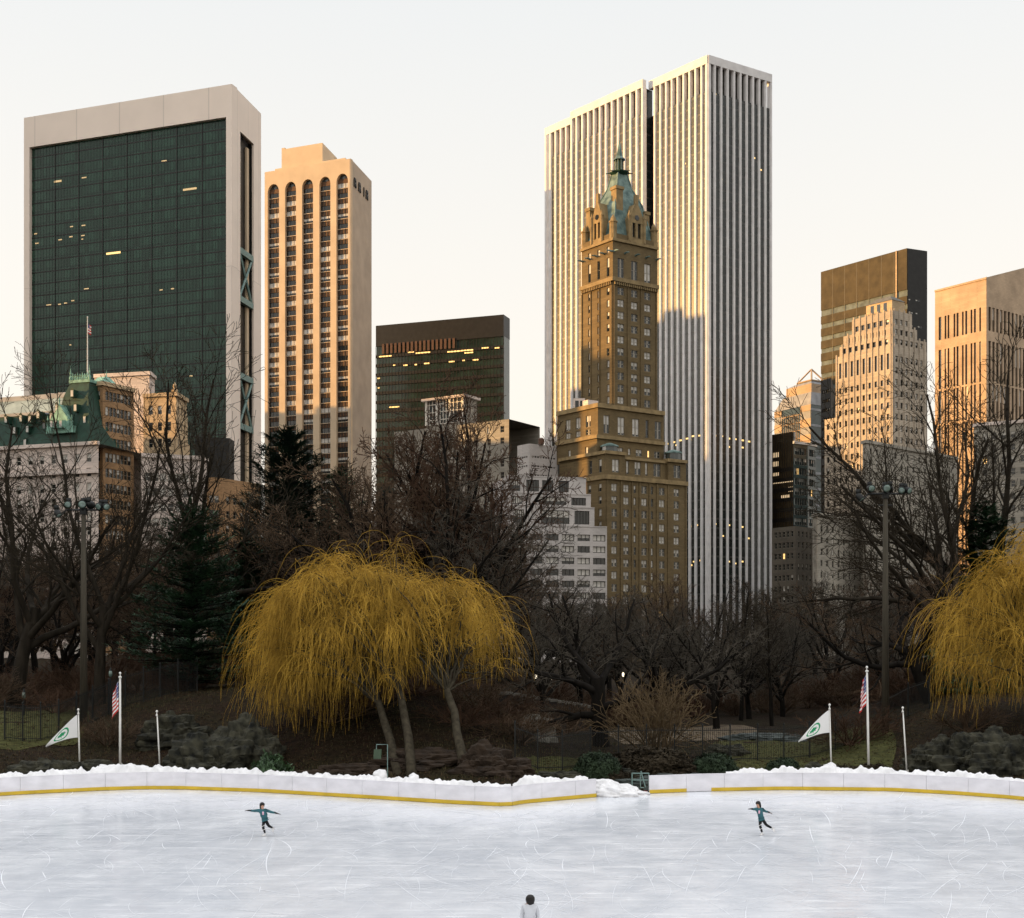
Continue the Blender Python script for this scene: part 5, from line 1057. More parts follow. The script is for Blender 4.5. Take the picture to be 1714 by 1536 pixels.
def willow(px, D, hw, ztop, seed, label, stems, zend, nodes=150, per=24, base_z=None):
    rnd = random.Random(seed); c = Vector((PX(px, D), D)); gz = terrain(c.x, D); t = thing('weeping_willow', label, 'tree', (c.x, c.y, gz))
    hd = hw*.72; limbs = []; st = []
    def dome(u, v): return max(0., 1-u*u-v*v)
    trunks = []
    for (bpx, bD, tpx, tz) in stems:
        b = G(bpx, bD); b.z -= .3; e = Vector((PX(tpx, D), D+rnd.uniform(-1, 1), tz)); pts = []
        for i in range(8):
            f = i/7; q = b.lerp(e, f); q.x += math.sin(f*3.1)*.35*rnd.uniform(.5, 1.2); q.y += math.sin(f*5)*.2; pts.append(q)
        m = MB(); m.tube(pts, [.33-.025*i for i in range(8)], 8); m.build('trunk', 'willow_bark', t, True); trunks.append(pts)
    S = []; W = []
    bough = []
    while len(bough) < 34:
        u, v = rnd.uniform(-1, 1), rnd.uniform(-1, 1)
        if u*u+v*v < .9 and all((u-q[0])**2+(v-q[1])**2 > .045 for q in bough): bough.append((u, v, rnd.gauss(0, .09), rnd.uniform(-.8, 2.4)))
    for i in range(nodes):
        while True:
            bo = rnd.choice(bough); u, v = bo[0]+rnd.gauss(0, .085), bo[1]+rnd.gauss(0, .085)
            if u*u+v*v < 1: break
        rad = math.sqrt(u*u+v*v); top = gz+(ztop-gz)*(.30+.70*dome(u, v)**.20)*(1+bo[2]-.9*((u-bo[0])**2+(v-bo[1])**2)+.05*mn.noise(Vector((u*6, v*6, seed))))
        z = top-(ztop-gz)*(abs(rnd.gauss(0, .07)) if rnd.random() < .42 else rnd.uniform(.05, .52)); z = max(z, gz+3.2); nd = Vector((c.x+u*hw, c.y+v*hd, z))
        tr = min(trunks, key=lambda q: (q[-1]-nd).length+rnd.random()*2); k = rnd.randint(4, 7); a = tr[k]; h = (nd-a); mid = a.lerp(nd, .5)+Vector((0, 0, .16*h.length*rnd.uniform(.3, 1)))+Vector((rnd.gauss(0, .4), rnd.gauss(0, .4), 0)); prev = a; r0 = .085
        for s in range(1, 9):
            f = s/8; q = a*(1-f)**2+mid*2*f*(1-f)+nd*f*f+Vector((rnd.gauss(0, .07), rnd.gauss(0, .07), rnd.gauss(0, .07))); r1 = .085*(1-f)+.018; S.append((*prev, *q, r0, r1)); prev = q; r0 = r1
        out = Vector((u, v, 0)).normalized() if rad > .05 else Vector((1, 0, 0))
        for j in range(per):
            q = nd+Vector((rnd.gauss(0, .42), rnd.gauss(0, .42), rnd.gauss(0, .22))); g = .6*rnd.random()
            d = (out*rnd.uniform(.0, .45)*(.1+rad)+Vector((rnd.gauss(0, .45), rnd.gauss(0, .45), rnd.uniform(-.5, .3)))).normalized(); ze = zend(u)+bo[3]+rnd.uniform(-.3, 1.8)+(0 if rnd.random() < .6 else rnd.uniform(0, 5)); Lm = rnd.uniform(1.6, 7.2); step = .36; l = 0; r = .0135
            sw = rnd.uniform(.16, .5)
            while q.z > ze and l < Lm:
                n = q+d*step; W.append((*q, *n, r, r*.95)); q = n; l += step; r = max(.0085, r*.96)
                d = (d+Vector((rnd.gauss(0, .11)-.01, rnd.gauss(0, .11), -sw))).normalized()
    o3 = np.array([*t.location]*2+[0, 0]); link('limb', seg_mesh('limb', np.array(S)-o3, 4, ['willow_bark']), t); link('withes', seg_mesh('withes', np.array(W)-o3, 3, ['willow']), t)

def trees():
    make_protos(); rnd = random.Random(9)
    p = plant
    p('elm_a', 166, 108, 31.5, 2.2, 'tall bare elm behind the left lamp pole with branches across the green hotel')
    p('elm_b', 300, 122, 33, 4.0, 'tall bare elm between the left lamp pole and the dark green tower corner')
    p('elm_c', 26, 112, 28.5, 1.0, 'bare elm at the far left edge crossing the pale hotel wall')
    p('oak_b', 772, 128, 22.5, .0, 'dark sweeping tree above the yellow willow with long crooked limbs')
    p('haze_b', 702, 118, 25, .6, 'fine-twigged brown tree above the willow in front of the black glass block')
    p('haze_b', 628, 126, 20.5, 2.6, 'fine-twigged brown tree right of the pine tops')
    p('haze_c', 752, 120, 29, 4.1, 'tall russet-twigged tree reaching over the glowing ceiling lights', sx=.78)
    p('young_a', 410, 160, 19, 2, 'slender bare tree between the two dark pines')
    p('haze_a', 740, 112, 18, 1.8, 'low bare tree just behind the top of the big yellow willow')
    p('haze_b', 768, 136, 20, 3.8, 'grey-brown tree at the right end of the black glass block')
    p('pine_a', 322, 110, 15.5, .3, 'broad layered dark pine beside the empty left flagpole', name='pine_tree', sx=1.08)
    p('pine_b', 484, 140, 25.5, 1.2, 'tall ragged dark pine in front of the tan arched tower', name='pine_tree')
    p('pine_c', 572, 146, 22.5, 2.2, 'pointed green pine right of the ragged pine', name='pine_tree')
    p('pine_c', 420, 128, 13.5, 4.2, 'small dark pine half hidden left of the willow', name='pine_tree', sx=1.3)
    p('pine_c', 1650, 120, 17, 1.2, 'dark evergreen behind the willow at the right edge', name='pine_tree', sx=1.25)
    p('oak_a', 1008, 98, 12.5, 1.6, 'broad dark forked tree behind the short run of boards', sx=1.12)
    p('bush_a', 1200, 116, 11.5, .4, 'small bare tree on the tan path right of the broad forked tree')
    p('haze_a', 905, 112, 13.0, 2.7, 'bare twiggy tree in front of the stepped white apartments')
    p('haze_a', 1110, 124, 13.5, 5.1, 'grey-twigged tree in front of the foot of the gothic tower')
    p('elm_b', 1612, 114, 31, .35, 'leaning bare elm right of the right lamp pole with limbs over the grey store', sx=1.0)
    p('elm_c', 1668, 122, 34, 2.4, 'bare elm at the right edge crossing the granite tower')
    p('oak_b', 1560, 108, 13, .1, 'low-limbed dark tree whose branches pass behind the right lamp pole')
    p('young_b', 1292, 120, 12.5, .9, 'slender dark tree below the foot of the marble tower')
    p('young_b', 1240, 126, 13.5, 2.9, 'slender dark tree left of the marble tower foot')
    g = 'bare trees of the thicket behind the rink'; lab = 'bare leafless tree in the dense brown thicket behind the rink'
    kinds = ['haze_a', 'bush_b', 'haze_c', 'young_a', 'haze_b', 'haze_b', 'bush_a']
    for row, (D, n, h) in enumerate(((133, 15, 12.5), (152, 17, 15), (178, 18, 16.5), (205, 18, 18), (235, 17, 20))):
        for i in range(n):
            px = -60+(1840/n)*(i+rnd.uniform(.1, .9)); hh = h*rnd.uniform(.85, 1.1)
            if px < 860: hh *= 1.2
            elif px > 1340: hh *= .95
            p(rnd.choice(kinds), px, D*rnd.uniform(.95, 1.05), hh*(.92 if 880 < px < 1340 else 1), rnd.random()*6.28, lab, group=g)
    g2 = 'low brush of the thicket'; lab2 = 'low russet brush at the foot of the bare thicket'
    for i in range(64):
        px = -40+1800*(i+rnd.random())/64; D = rnd.uniform(108, 150)
        if 1130 < px < 1480 and D < 125: D += 22
        p(rnd.choice(('shrub_red', 'shrub_brown', 'shrub_red')), px, D, rnd.uniform(2.2, 4.6), rnd.random()*6, lab2, 'shrub', 'brush_shrub', g2, 1.5)
    p('shrub_tan', 1105, 94, 6.6, .5, 'large tan twiggy shrub behind the green gate', 'shrub', 'bare_shrub', sx=.95)
    p('shrub_brown', 1620, 92, 2.6, .5, 'brown brush on the slope right of the empty right flagpole', 'shrub', 'bare_shrub', sx=1.6)
    p('shrub_red', 1425, 96, 3.2, 1.5, 'russet brush behind the fence beside the right striped flag', 'shrub', 'bare_shrub', sx=1.5)
    p('shrub_brown', 180, 92, 2.4, 2.5, 'brown brush on the slope between the two left flags', 'shrub', 'bare_shrub', sx=1.7)
    p('shrub_red', 95, 104, 2.6, 3.5, 'rust-coloured brush behind the fence at left', 'shrub', 'bare_shrub', sx=1.5)
    for i, px in enumerate((560, 700, 735, 770, 805, 840, 868, 610)): p(('shrub_brown', 'shrub_red')[i % 2], px, 88+3*(i % 3)+rnd.uniform(0, 6), rnd.uniform(1.8, 3.0), rnd.random()*6, lab2, 'shrub', 'brush_shrub', g2, 2.2)
    willow(642, 90, 8.3, 13.8, 5, 'large golden weeping willow leaning over the long rink boards', [(690, 79.5, 640, 9.5), (668, 80.5, 600, 8.0), (778, 80, 720, 9.5)], lambda u: 2.2 if u < -.35 else (3.9+3.0*min(1, (u+.35)/.7)), 470, 21)
    willow(1774, 90, 7.6, 14.2, 6, 'golden weeping willow cut off by the right edge', [(1770, 85, 1740, 9.), (1800, 86, 1790, 9.)], lambda u: 4.3, 300, 20)
    # evergreen mounds and hedges behind the boards
    rn = random.Random(41)
    mound = [leaf_mass('mound', rn, 1.5, 1.2, 1.3, 11000, 'mound_leaf', .075, .28), leaf_mass('mound', rn, 1.4, 1.1, 1.0, 9000, 'twig_dark', .08, .35)]
    for px, D, s, sz, k, lab in ((1001, 83, 1.15, 1.35, 0, 'clipped blue-green evergreen mound behind the short boards'), (1196, 85.5, 1.15, 1.15, 0, 'clipped evergreen mound behind the plain boards right of the gate'), (1312, 85, 1.05, 1.05, 0, 'dark clipped evergreen mound in front of the green lawn'), (1092, 87, 2.2, 1.55, 1, 'wide dark brown hedge behind the green gate'), (1028, 82.2, .8, .75, 1, 'small dark shrub beside the snow heap'), (452, 80.2, 1.05, 1.6, 2, 'glossy green leafy bush at the left foot of the willow'), (425, 80.8, 1.1, 1.0, 1, 'dark low bush left of the glossy bush'), (560, 79.6, 1.3, .75, 1, 'dark groundcover clump below the willow'), (215, 83.5, 1.7, .8, 1, 'dark ivy clump between two left flagpoles'), (1420, 83.5, 1.6, .9, 1, 'dark ivy clump behind the right white flag'), (1460, 83.5, 1.5, .95, 1, 'dark ivy clump behind the right striped flag'), (1640, 118, 5, 4.5, 2, 'dense broadleaf evergreen crown behind the right willow'), (1680, 112, 3.5, 5.0, 2, 'dense glossy evergreen at the right edge')):
        if k == 2 and len(mound) < 3: mound.append(leaf_mass('mound', rn, 1.2, 1.0, 1.2, 6000, 'leaf', .10, .45, .45))
        b = G(px, D); b.z += (0, 0)[0]
        t = thing('evergreen_shrub', lab, 'shrub', b); t.scale = (s, s, sz); t.rotation_euler = (0, 0, rn.random()*6); link('foliage', mound[k], t)

# ------------------------------------------------------------------ rocks, wall, fence
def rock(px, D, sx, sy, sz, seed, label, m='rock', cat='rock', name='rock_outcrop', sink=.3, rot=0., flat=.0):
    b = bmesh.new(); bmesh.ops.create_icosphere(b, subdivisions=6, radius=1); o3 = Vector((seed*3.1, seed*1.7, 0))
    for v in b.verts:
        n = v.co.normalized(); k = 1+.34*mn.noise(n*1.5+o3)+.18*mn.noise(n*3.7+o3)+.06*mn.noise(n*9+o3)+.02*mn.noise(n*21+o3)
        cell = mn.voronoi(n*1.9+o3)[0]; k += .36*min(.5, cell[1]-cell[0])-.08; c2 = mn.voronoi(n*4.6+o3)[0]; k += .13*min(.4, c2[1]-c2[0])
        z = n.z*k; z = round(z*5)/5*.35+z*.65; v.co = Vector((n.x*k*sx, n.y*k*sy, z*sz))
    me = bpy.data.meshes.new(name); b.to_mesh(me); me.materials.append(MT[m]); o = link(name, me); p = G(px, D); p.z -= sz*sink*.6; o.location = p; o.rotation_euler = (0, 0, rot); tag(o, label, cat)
def rocks():
    rock(352, 85, 3.0, 2.6, 2.5, 3, 'large dark mossy outcrop behind the snow bank right of the empty flagpole', rot=.3)
    rock(410, 86.5, 2.6, 2.4, 2.7, 5, 'dark outcrop shoulder beside the left edge of the willow', rot=.1)
    rock(292, 92, 2.6, 1.8, 2.1, 8, 'sloping dark rock ledge above the empty left flagpole', rot=.5)
    rock(70, 83, 2.4, 1.4, 1.35, 11, 'mossy rock ledge at the far left behind the snow', rot=.1)
    rock(108, 82.3, 1.5, 1.1, 1.5, 12, 'blocky dark rock beside the left white-flag pole')
    rock(150, 84, 2.1, 1.1, 1.25, 13, 'low dark rock between the left flags')
    rock(1560, 86, 1.9, 1.6, 1.7, 15, 'dark rock on the slope right of the empty right flagpole', rot=.4)
    rock(1640, 85, 2.8, 2., 2.3, 17, 'large dark outcrop below the right willow', rot=.2)
    rock(1690, 83, 2.4, 1.8, 2.4, 19, 'dark outcrop at the right frame edge')
    rock(1365, 84, 1.4, 1., .95, 21, 'low mossy rock behind the right white flag')
    rock(1140, 81.0, 3.6, .8, .75, 23, 'long flat grey-green rock behind the plain boards', 'rock_wet')
    rock(1218, 95, 1.5, 1., .9, 25, 'dark boulder on the lawn beyond the fence', 'rock', rot=.2)
    rock(1285, 104, 3.4, 1.4, .7, 27, 'long grey rock shelf at the top of the lawn', 'rock_wet', rot=.1)
    rock(892, 98, 1.7, 1.2, 1.7, 29, 'snow-dusted pale boulder by the dark stone wall', 'rock_pale')
    rock(935, 82.5, 1.6, .9, .5, 31, 'low dark rock at the foot of the fence')
    rock(1045, 83, 1.0, .8, .8, 33, 'snow-capped dark rock behind the snow heap')
    rock(720, 82.5, 3.2, 1.6, .9, 35, 'dark ledge between the willow trunks', 'dead')
    rock(820, 81, 2.6, 1.8, 1.5, 37, 'leaf-covered dark bank right of the willow trunks', 'dead')
    rock(590, 81.5, 3.2, 1.4, .8, 39, 'leaf-covered ledge behind the snow below the willow', 'dead')
    # old stone retaining wall
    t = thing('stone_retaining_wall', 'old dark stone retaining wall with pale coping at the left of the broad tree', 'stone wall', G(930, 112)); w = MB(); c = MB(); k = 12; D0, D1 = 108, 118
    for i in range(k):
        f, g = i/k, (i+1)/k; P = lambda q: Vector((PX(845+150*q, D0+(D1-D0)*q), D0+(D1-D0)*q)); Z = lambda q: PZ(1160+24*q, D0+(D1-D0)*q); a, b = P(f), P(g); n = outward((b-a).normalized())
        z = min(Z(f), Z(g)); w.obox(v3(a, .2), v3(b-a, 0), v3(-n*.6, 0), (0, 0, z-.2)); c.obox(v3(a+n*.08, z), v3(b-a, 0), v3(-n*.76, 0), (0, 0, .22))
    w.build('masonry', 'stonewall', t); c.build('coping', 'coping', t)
def fence(pts, label, h=2.2):
    t = thing('iron_fence', label, 'fence', pts[len(pts)//2]); rails = MB()
    for i, p in enumerate(pts):
        m = MB(); m.box((p.x, p.y, p.z-.2), .09, .09, h+.35); m.lathe([(.06, 0), (.07, .06), (.01, .16)], (p.x, p.y, p.z+h+.15), 6); m.build('post', 'iron', t)
    for a, b in zip(pts, pts[1:]):
        m = MB(); n = max(2, int((b-a).length/.13)); up = Vector((0, 0, h))
        for z in (.15, h-.18): m.obox(a+Vector((0, -.02, z)), b-a, (0, .04, 0), (0, 0, .05))
        for j in range(1, n): q = a.lerp(b, j/n); m.obox(q+Vector((-.011, -.011, .02)), (.022, 0, 0), (0, .022, 0), (0, 0, h+.02))
        m.build('picket_panel', 'iron', t)
def fences():
    L = [G(p, d) for p, d in ((8, 92.5), (38, 92.5), (68, 93), (98, 94), (128, 96), (155, 98), (182, 100), (210, 102), (240, 103), (268, 104), (298, 105.5), (330, 107))]; fence(L, 'black iron picket fence climbing the slope behind the left flags', 2.5)
    Rr = [G(p, d) for p, d in ((862, 84), (900, 84.3), (941, 85), (988, 89.5), (1035, 91), (1082, 91.5), (1129, 92), (1176, 92), (1222, 92), (1268, 92), (1312, 92.5), (1355, 93.5), (1398, 95), (1442, 97), (1482, 99), (1520, 101), (1556, 103)) ]; fence(Rr, 'long black iron picket fence behind the evergreen mounds and right flags', 2.35)

# ------------------------------------------------------------------ lamps, flags, sign, far lights
def lamp_pole(px, D, ytop, label, swap):
    b = G(px, D); zt = PZ(ytop, D); t = thing('floodlight_pole', label, 'light pole', b)
    m = MB(); m.tube([b-Vector((0, 0, .3)), (b.x, b.y, (b.z+zt)/2), (b.x, b.y, zt)], [.30, .235, .17], 12); m.build('pole', 'pole_brown', t, True)
    a = MB(); a.tube([(b.x-1.35, b.y, zt+.3), (b.x+1.45, b.y, zt+.3)], [.07, .07], 8); a.box((b.x, b.y, zt-.05), .42, .42, .5); a.tube([(b.x, b.y-.8, zt+.3), (b.x, b.y+.8, zt+.3)], [.06, .06], 6)
    a.tube([(b.x-.5, b.y, zt-.55), (b.x+.5, b.y, zt-.55)], [.05, .05], 6); a.tube([(b.x-1.3, b.y, zt+.3), (b.x-1.75, b.y-.1, zt-.25)], [.05, .05], 6); a.build('crossarm', 'iron', t)
    for dx, dy, dz, yaw, tilt, r in ((-1.1, -.25, .66, .15, .25, .28), (.0, -.35, .66, .1, .2, .33), (1.15, -.2, .52, -.25, .35, .27), (1.75, -.15, .50, .6, .35, .27), (-1.8, -.1, -.12, 1.1, .9, .25), (.4, .4, .7, 3.0, .2, .34)):
        c = Vector((b.x+dx, b.y+dy, zt+dz)); d = Vector((math.sin(yaw)*math.cos(tilt), -math.cos(yaw)*math.cos(tilt), -math.sin(tilt)))
        h = MB(); h.tube([c-d*.55, c-d*.48, c-d*.24, c-d*.05, c+d*.02], [.10, .19, .26, r*.92, r], 14); h.box(c-d*.3+Vector((0, 0, -r*.95)), .08, .08, r*.9)
        h.box(c-d*.42+Vector((0, 0, .10)), .30, .26, .34); hd = h.build('floodlight', 'iron', t, True)
        l = MB(); l.tube([c+d*.021, c+d*.06], [r*.86, r*.55], 14); l.build('lens', 'lens', hd, True)
def flag_mesh(nu, nv, P, pick):
    V = [P(i/nu, j/nv) for j in range(nv+1) for i in range(nu+1)]; F = []; mi = []
    for j in range(nv):
        for i in range(nu): k = j*(nu+1)+i; F.append((k, k+1, k+nu+2, k+nu+1)); mi.append(pick((i+.5)/nu, (j+.5)/nv))
    return np_mesh('flag', V, F, ['flag_white', 'flag_green', 'flag_red', 'flag_blue'], True, mi)
LEAF = [(0, 1), (.12, .62), (.34, .74), (.30, .48), (.78, .52), (.62, .22), (.98, -.02), (.52, -.18), (.60, -.52), (.26, -.36), (.06, -.46), (.05, -.95), (-.05, -.95), (-.06, -.46), (-.26, -.36), (-.60, -.52), (-.52, -.18), (-.98, -.02), (-.62, .22), (-.78, .52), (-.30, .48), (-.34, .74), (-.12, .62)]
def inleaf(x, y):
    c = False; n = len(LEAF)
    for i in range(n):
        (x1, y1), (x2, y2) = LEAF[i], LEAF[i-1]
        if (y1 > y) != (y2 > y) and x < (x2-x1)*(y-y1)/(y2-y1)+x1: c = not c
    return c
def flagpole(px_b, y_b, px_t, y_t, D, r, label, name='flagpole'):
    b, tp = P3(px_b, y_b, D), P3(px_t, y_t, D); gz = terrain(b.x, D); dv = tp-b; b = b-dv.normalized()*max(0, b.z-gz+.1)
    t = thing(name, label, 'flagpole', (b.x, b.y, gz)); m = MB(); m.tube([b, b.lerp(tp, .5), tp-dv.normalized()*.3], [r, r*.9, r*.72], 10); m.build('pole', 'pole_white', t, True)
    f = MB(); f.lathe([(r*1.25, -.36), (r*1.25, -.26), (.03, -.24), (.03, -.14)], tp, 10, 0); f.lathe([(.02, -.14), (.065, -.10), (.08, -.05), (.06, .0), (.01, .03)], tp, 10, 0); f.build('finial', 'pole_white', t, True)
    k = MB(); q = b.lerp(tp, .12); k.obox(q+Vector((r, -.03, 0)), (.05, 0, 0), (0, .06, 0), (0, 0, .16)); k.build('cleat', 'pole_white', t)
    return lambda py: b+(tp-b)*((PZ(py, D)-b.z)/(tp.z-b.z))
def flags():
    for off, D, n, (w, us, em) in ((0, 84, 'left', ((133.5, 1292, 131, 1186), (201, 1292, 201, 1125), (268, 1292, 262.5, 1189))), (1, 83.5, 'right', ((1391.5, 1290, 1388.5, 1178), (1454, 1292, 1451, 1115), (1518, 1296, 1511, 1183)))):
        k = D/U
        at = flagpole(w[0], w[1], w[2], w[3], D, .055, f'short white flagpole flying a white flag in the {n} group'); y0 = w[3]+10
        A, B = at(y0), at(y0+38)
        t = tag(link('leaf_flag', None), f'white flag with a green leaf emblem, drooping from the {n} short pole', 'flag'); t.location = A
        def P(u, v, A=A, B=B, t=t):
            top = A+Vector((-52*k*u-.06, 0, -52*k*(u**1.15))); bot = B+Vector((-.06-52*k*u**.9, 0, -16*k*u**1.5)); q = top.lerp(bot, v); q.y += .14*math.sin(u*5.2+v*1.2)*u-.05; q.z -= .04*math.sin(v*3.14)*u; return tuple(q-t.location)
        def pk(u, v):
            x, y = (u-.50)/.235, -(v-.52)/.40; r = math.hypot(x, y)
            if .80 < r < 1: return 1
            if r <= .8 and inleaf(x/.66, y/.66): return 1
            return 0
        link('cloth', flag_mesh(110, 64, P, pk), t)
        at = flagpole(us[0], us[1], us[2], us[3], D, .085, f'tall white flagpole with the striped flag in the {n} group'); y0 = us[3]+15; A, B = at(y0), at(y0+26)
        t = tag(link('striped_flag', None), f'red and white striped flag hanging limp on the tall {n} pole', 'flag'); t.location = A
        def P(u, v, A=A, t=t, at=at, y0=y0):
            q = at(y0+50*v)+Vector((-.09, 0, 0)); q = q+Vector((-.44*u**.9*(.62+.38*v), -.06-.15*math.sin(u*8+v*2)*u, -.62*u**1.15*(1-.15*v))); q.x += .03*math.sin(u*9+v*7)*u; return tuple(q-t.location)
        def pk(u, v):
            if u < .40 and v < 7/13.: return 0 if (int(u*28) % 2 == 0 and int(v*18) % 2 == 0 and math.sin(u*91+v*37) > -.2) else 3
            return 2 if int(v*13) % 2 == 0 else 0
        link('cloth', flag_mesh(56, 39, P, pk), t)
        flagpole(em[0], em[1], em[2], em[3], D, .055, f'short leaning white flagpole without a flag in the {n} group')
def small_things():
    D = 77.6; t = thing('notice_sign', 'small green notice board on a pipe stand below the willow', 'sign', (PX(640, D), D, terrain(PX(640, D), D)))
    x0, x1 = PX(625, D), PX(637.5, D); z0, z1 = PZ(1270, D), PZ(1254, D); m = MB(); m.obox((x0, D, z0), (x1-x0, .05, 0), (.01, .04, 0), (.03, 0, z1-z0)); m.build('board', 'sign_green', t)
    f = MB(); xp = PX(648.5, D); xa = PX(630, D); zt = PZ(1246, D); f.tube([(xp, D+.05, 0), (xp, D+.05, zt), (xa, D+.05, zt), (xa, D+.05, z1-.1)], [.03]*4, 6); f.build('pipe_stand', 'steel_green', t)
    for i, (px, py, D, m_, lab, c) in enumerate(((897, 1132, 142, 'lamp_on', 'small glowing street light behind the stone wall, leftmost of the row', 'street light'), (923, 1133, 142, 'lamp_on', 'glowing street light second from the left above the stone wall', 'street light'), (1012, 1134, 142, 'lamp_on', 'glowing street light seen through the fork of the broad tree', 'street light'), (1043, 1128, 142, 'lamp_on', 'white street light just right of the broad forked tree', 'street light'), (1093, 1128, 142, 'lamp_on', 'street light above the tan twiggy shrub', 'street light'), (1186, 1131, 142, 'lens', 'unlit pale street light left of the small path tree', 'street light'), (1303, 1114, 142, 'lens', 'pale street light low below the marble tower', 'street light'), (185, 1127, 104, 'lens', 'park lantern with a green-white globe beside the left elm trunk', 'park lantern'), (40, 1163, 104, 'lens', 'park lantern with a small pale globe at the far left', 'park lantern'))):
        p = P3(px, py, D); g = terrain(p.x, D); t = thing('street_lamp' if D > 110 else 'park_lantern', lab, c, (p.x, D, g)); m = MB(); m.tube([(p.x, D, g-.2), (p.x, D, p.z-.25)], [.08, .05], 6); m.build('pole', 'iron', t)
        k = .12 if D > 110 else .16; h = MB(); h.lathe([(.05, -.28), (k*.8, -.2), (k, 0), (k*.7, .2), (.03, .3)], p, 10); h.build('globe', m_, t, True); h = MB(); h.lathe([(k*.75, .21), (k*.5, .36), (.02, .5)], p, 8); h.build('cap', 'iron', t)
    p = P3(1269, 1117, 200); t = thing('traffic_light', 'red traffic light glowing low below the marble tower', 'traffic light', (p.x, 200, terrain(p.x, 200))); m = MB(); m.tube([(p.x, 200.3, terrain(p.x, 200)-.2), (p.x, 200.3, p.z+.5)], [.08, .06], 6); m.build('pole', 'iron', t); m = MB(); m.box((p.x, 200.2, p.z-.9), .4, .3, 1.3); hd = m.build('signal_head', 'iron', t); m = MB(); m.tube([(p.x, 200.04, p.z), (p.x, 199.98, p.z)], [.2, .2], 12); m.build('red_lens', 'lamp_red', hd)
# ------------------------------------------------------------------ people
def skin_obj(name, J, E, root, mat, parent, sub=2):
    """One continuous skinned surface: J joint -> (x, y, z, r), E joint pairs."""
    off = wloc(parent); names = list(J); ix = {n: i for i, n in enumerate(names)}
    me = bpy.data.meshes.new(name); me.from_pydata([tuple(Vector(J[n][:3])-off) for n in names], [(ix[a], ix[b]) for a, b in E], [])
    o = link(name, me, parent); sk = o.modifiers.new('s', 'SKIN'); sk.use_smooth_shade = True; sb = o.modifiers.new('u', 'SUBSURF'); sb.levels = sb.render_levels = sub
    for n in names:
        d = me.skin_vertices[0].data[ix[n]]; r = J[n][3]; d.radius = r if isinstance(r, tuple) else (r, r); d.use_root = n == root
    bpy.context.view_layer.update(); dg = bpy.context.evaluated_depsgraph_get(); m2 = bpy.data.meshes.new_from_object(o.evaluated_get(dg)); o.modifiers.clear(); o.data = m2; m2.name = name
    m2.materials.clear(); m2.materials.append(MT[mat] if isinstance(mat, str) else mat); m2.polygons.foreach_set('use_smooth', [True]*len(m2.polygons)); return o
def chain(*n): return list(zip(n, n[1:]))
def hand(J, E, wrist, c, d, s, tag_, spread=.35):
    """Palm, four bent fingers of different lengths and a side thumb, growing from the wrist along d."""
    d = d.normalized(); side = Vector((0, 0, 1)).cross(d); side = (side if side.length > .2 else Vector((0, 1, 0))).normalized(); nrm = d.cross(side)
    J[tag_+'palm'] = (*(c+d*.05*s), .030*s); E.append((wrist, tag_+'palm'))
    for i, (o, l) in enumerate(((-.032, .068), (-.011, .078), (.011, .072), (.031, .056))):
        a = c+d*.095*s+side*o*s; b = a+(d+side*o*6*spread).normalized()*l*.55*s; e = b+(d*.8+nrm*-.45).normalized()*l*.5*s
        J[f'{tag_}k{i}'] = (*a, .0105*s); J[f'{tag_}m{i}'] = (*b, .009*s); J[f'{tag_}t{i}'] = (*e, .0075*s); E += [(tag_+'palm', f'{tag_}k{i}'), (f'{tag_}k{i}', f'{tag_}m{i}'), (f'{tag_}m{i}', f'{tag_}t{i}')]
    a = c+d*.05*s+side*.045*s*-1; b = a+(d*.6-side).normalized()*.045*s; J[tag_+'th0'] = (*a, .012*s); J[tag_+'th1'] = (*b, .0095*s); E += [(tag_+'palm', tag_+'th0'), (tag_+'th0', tag_+'th1')]
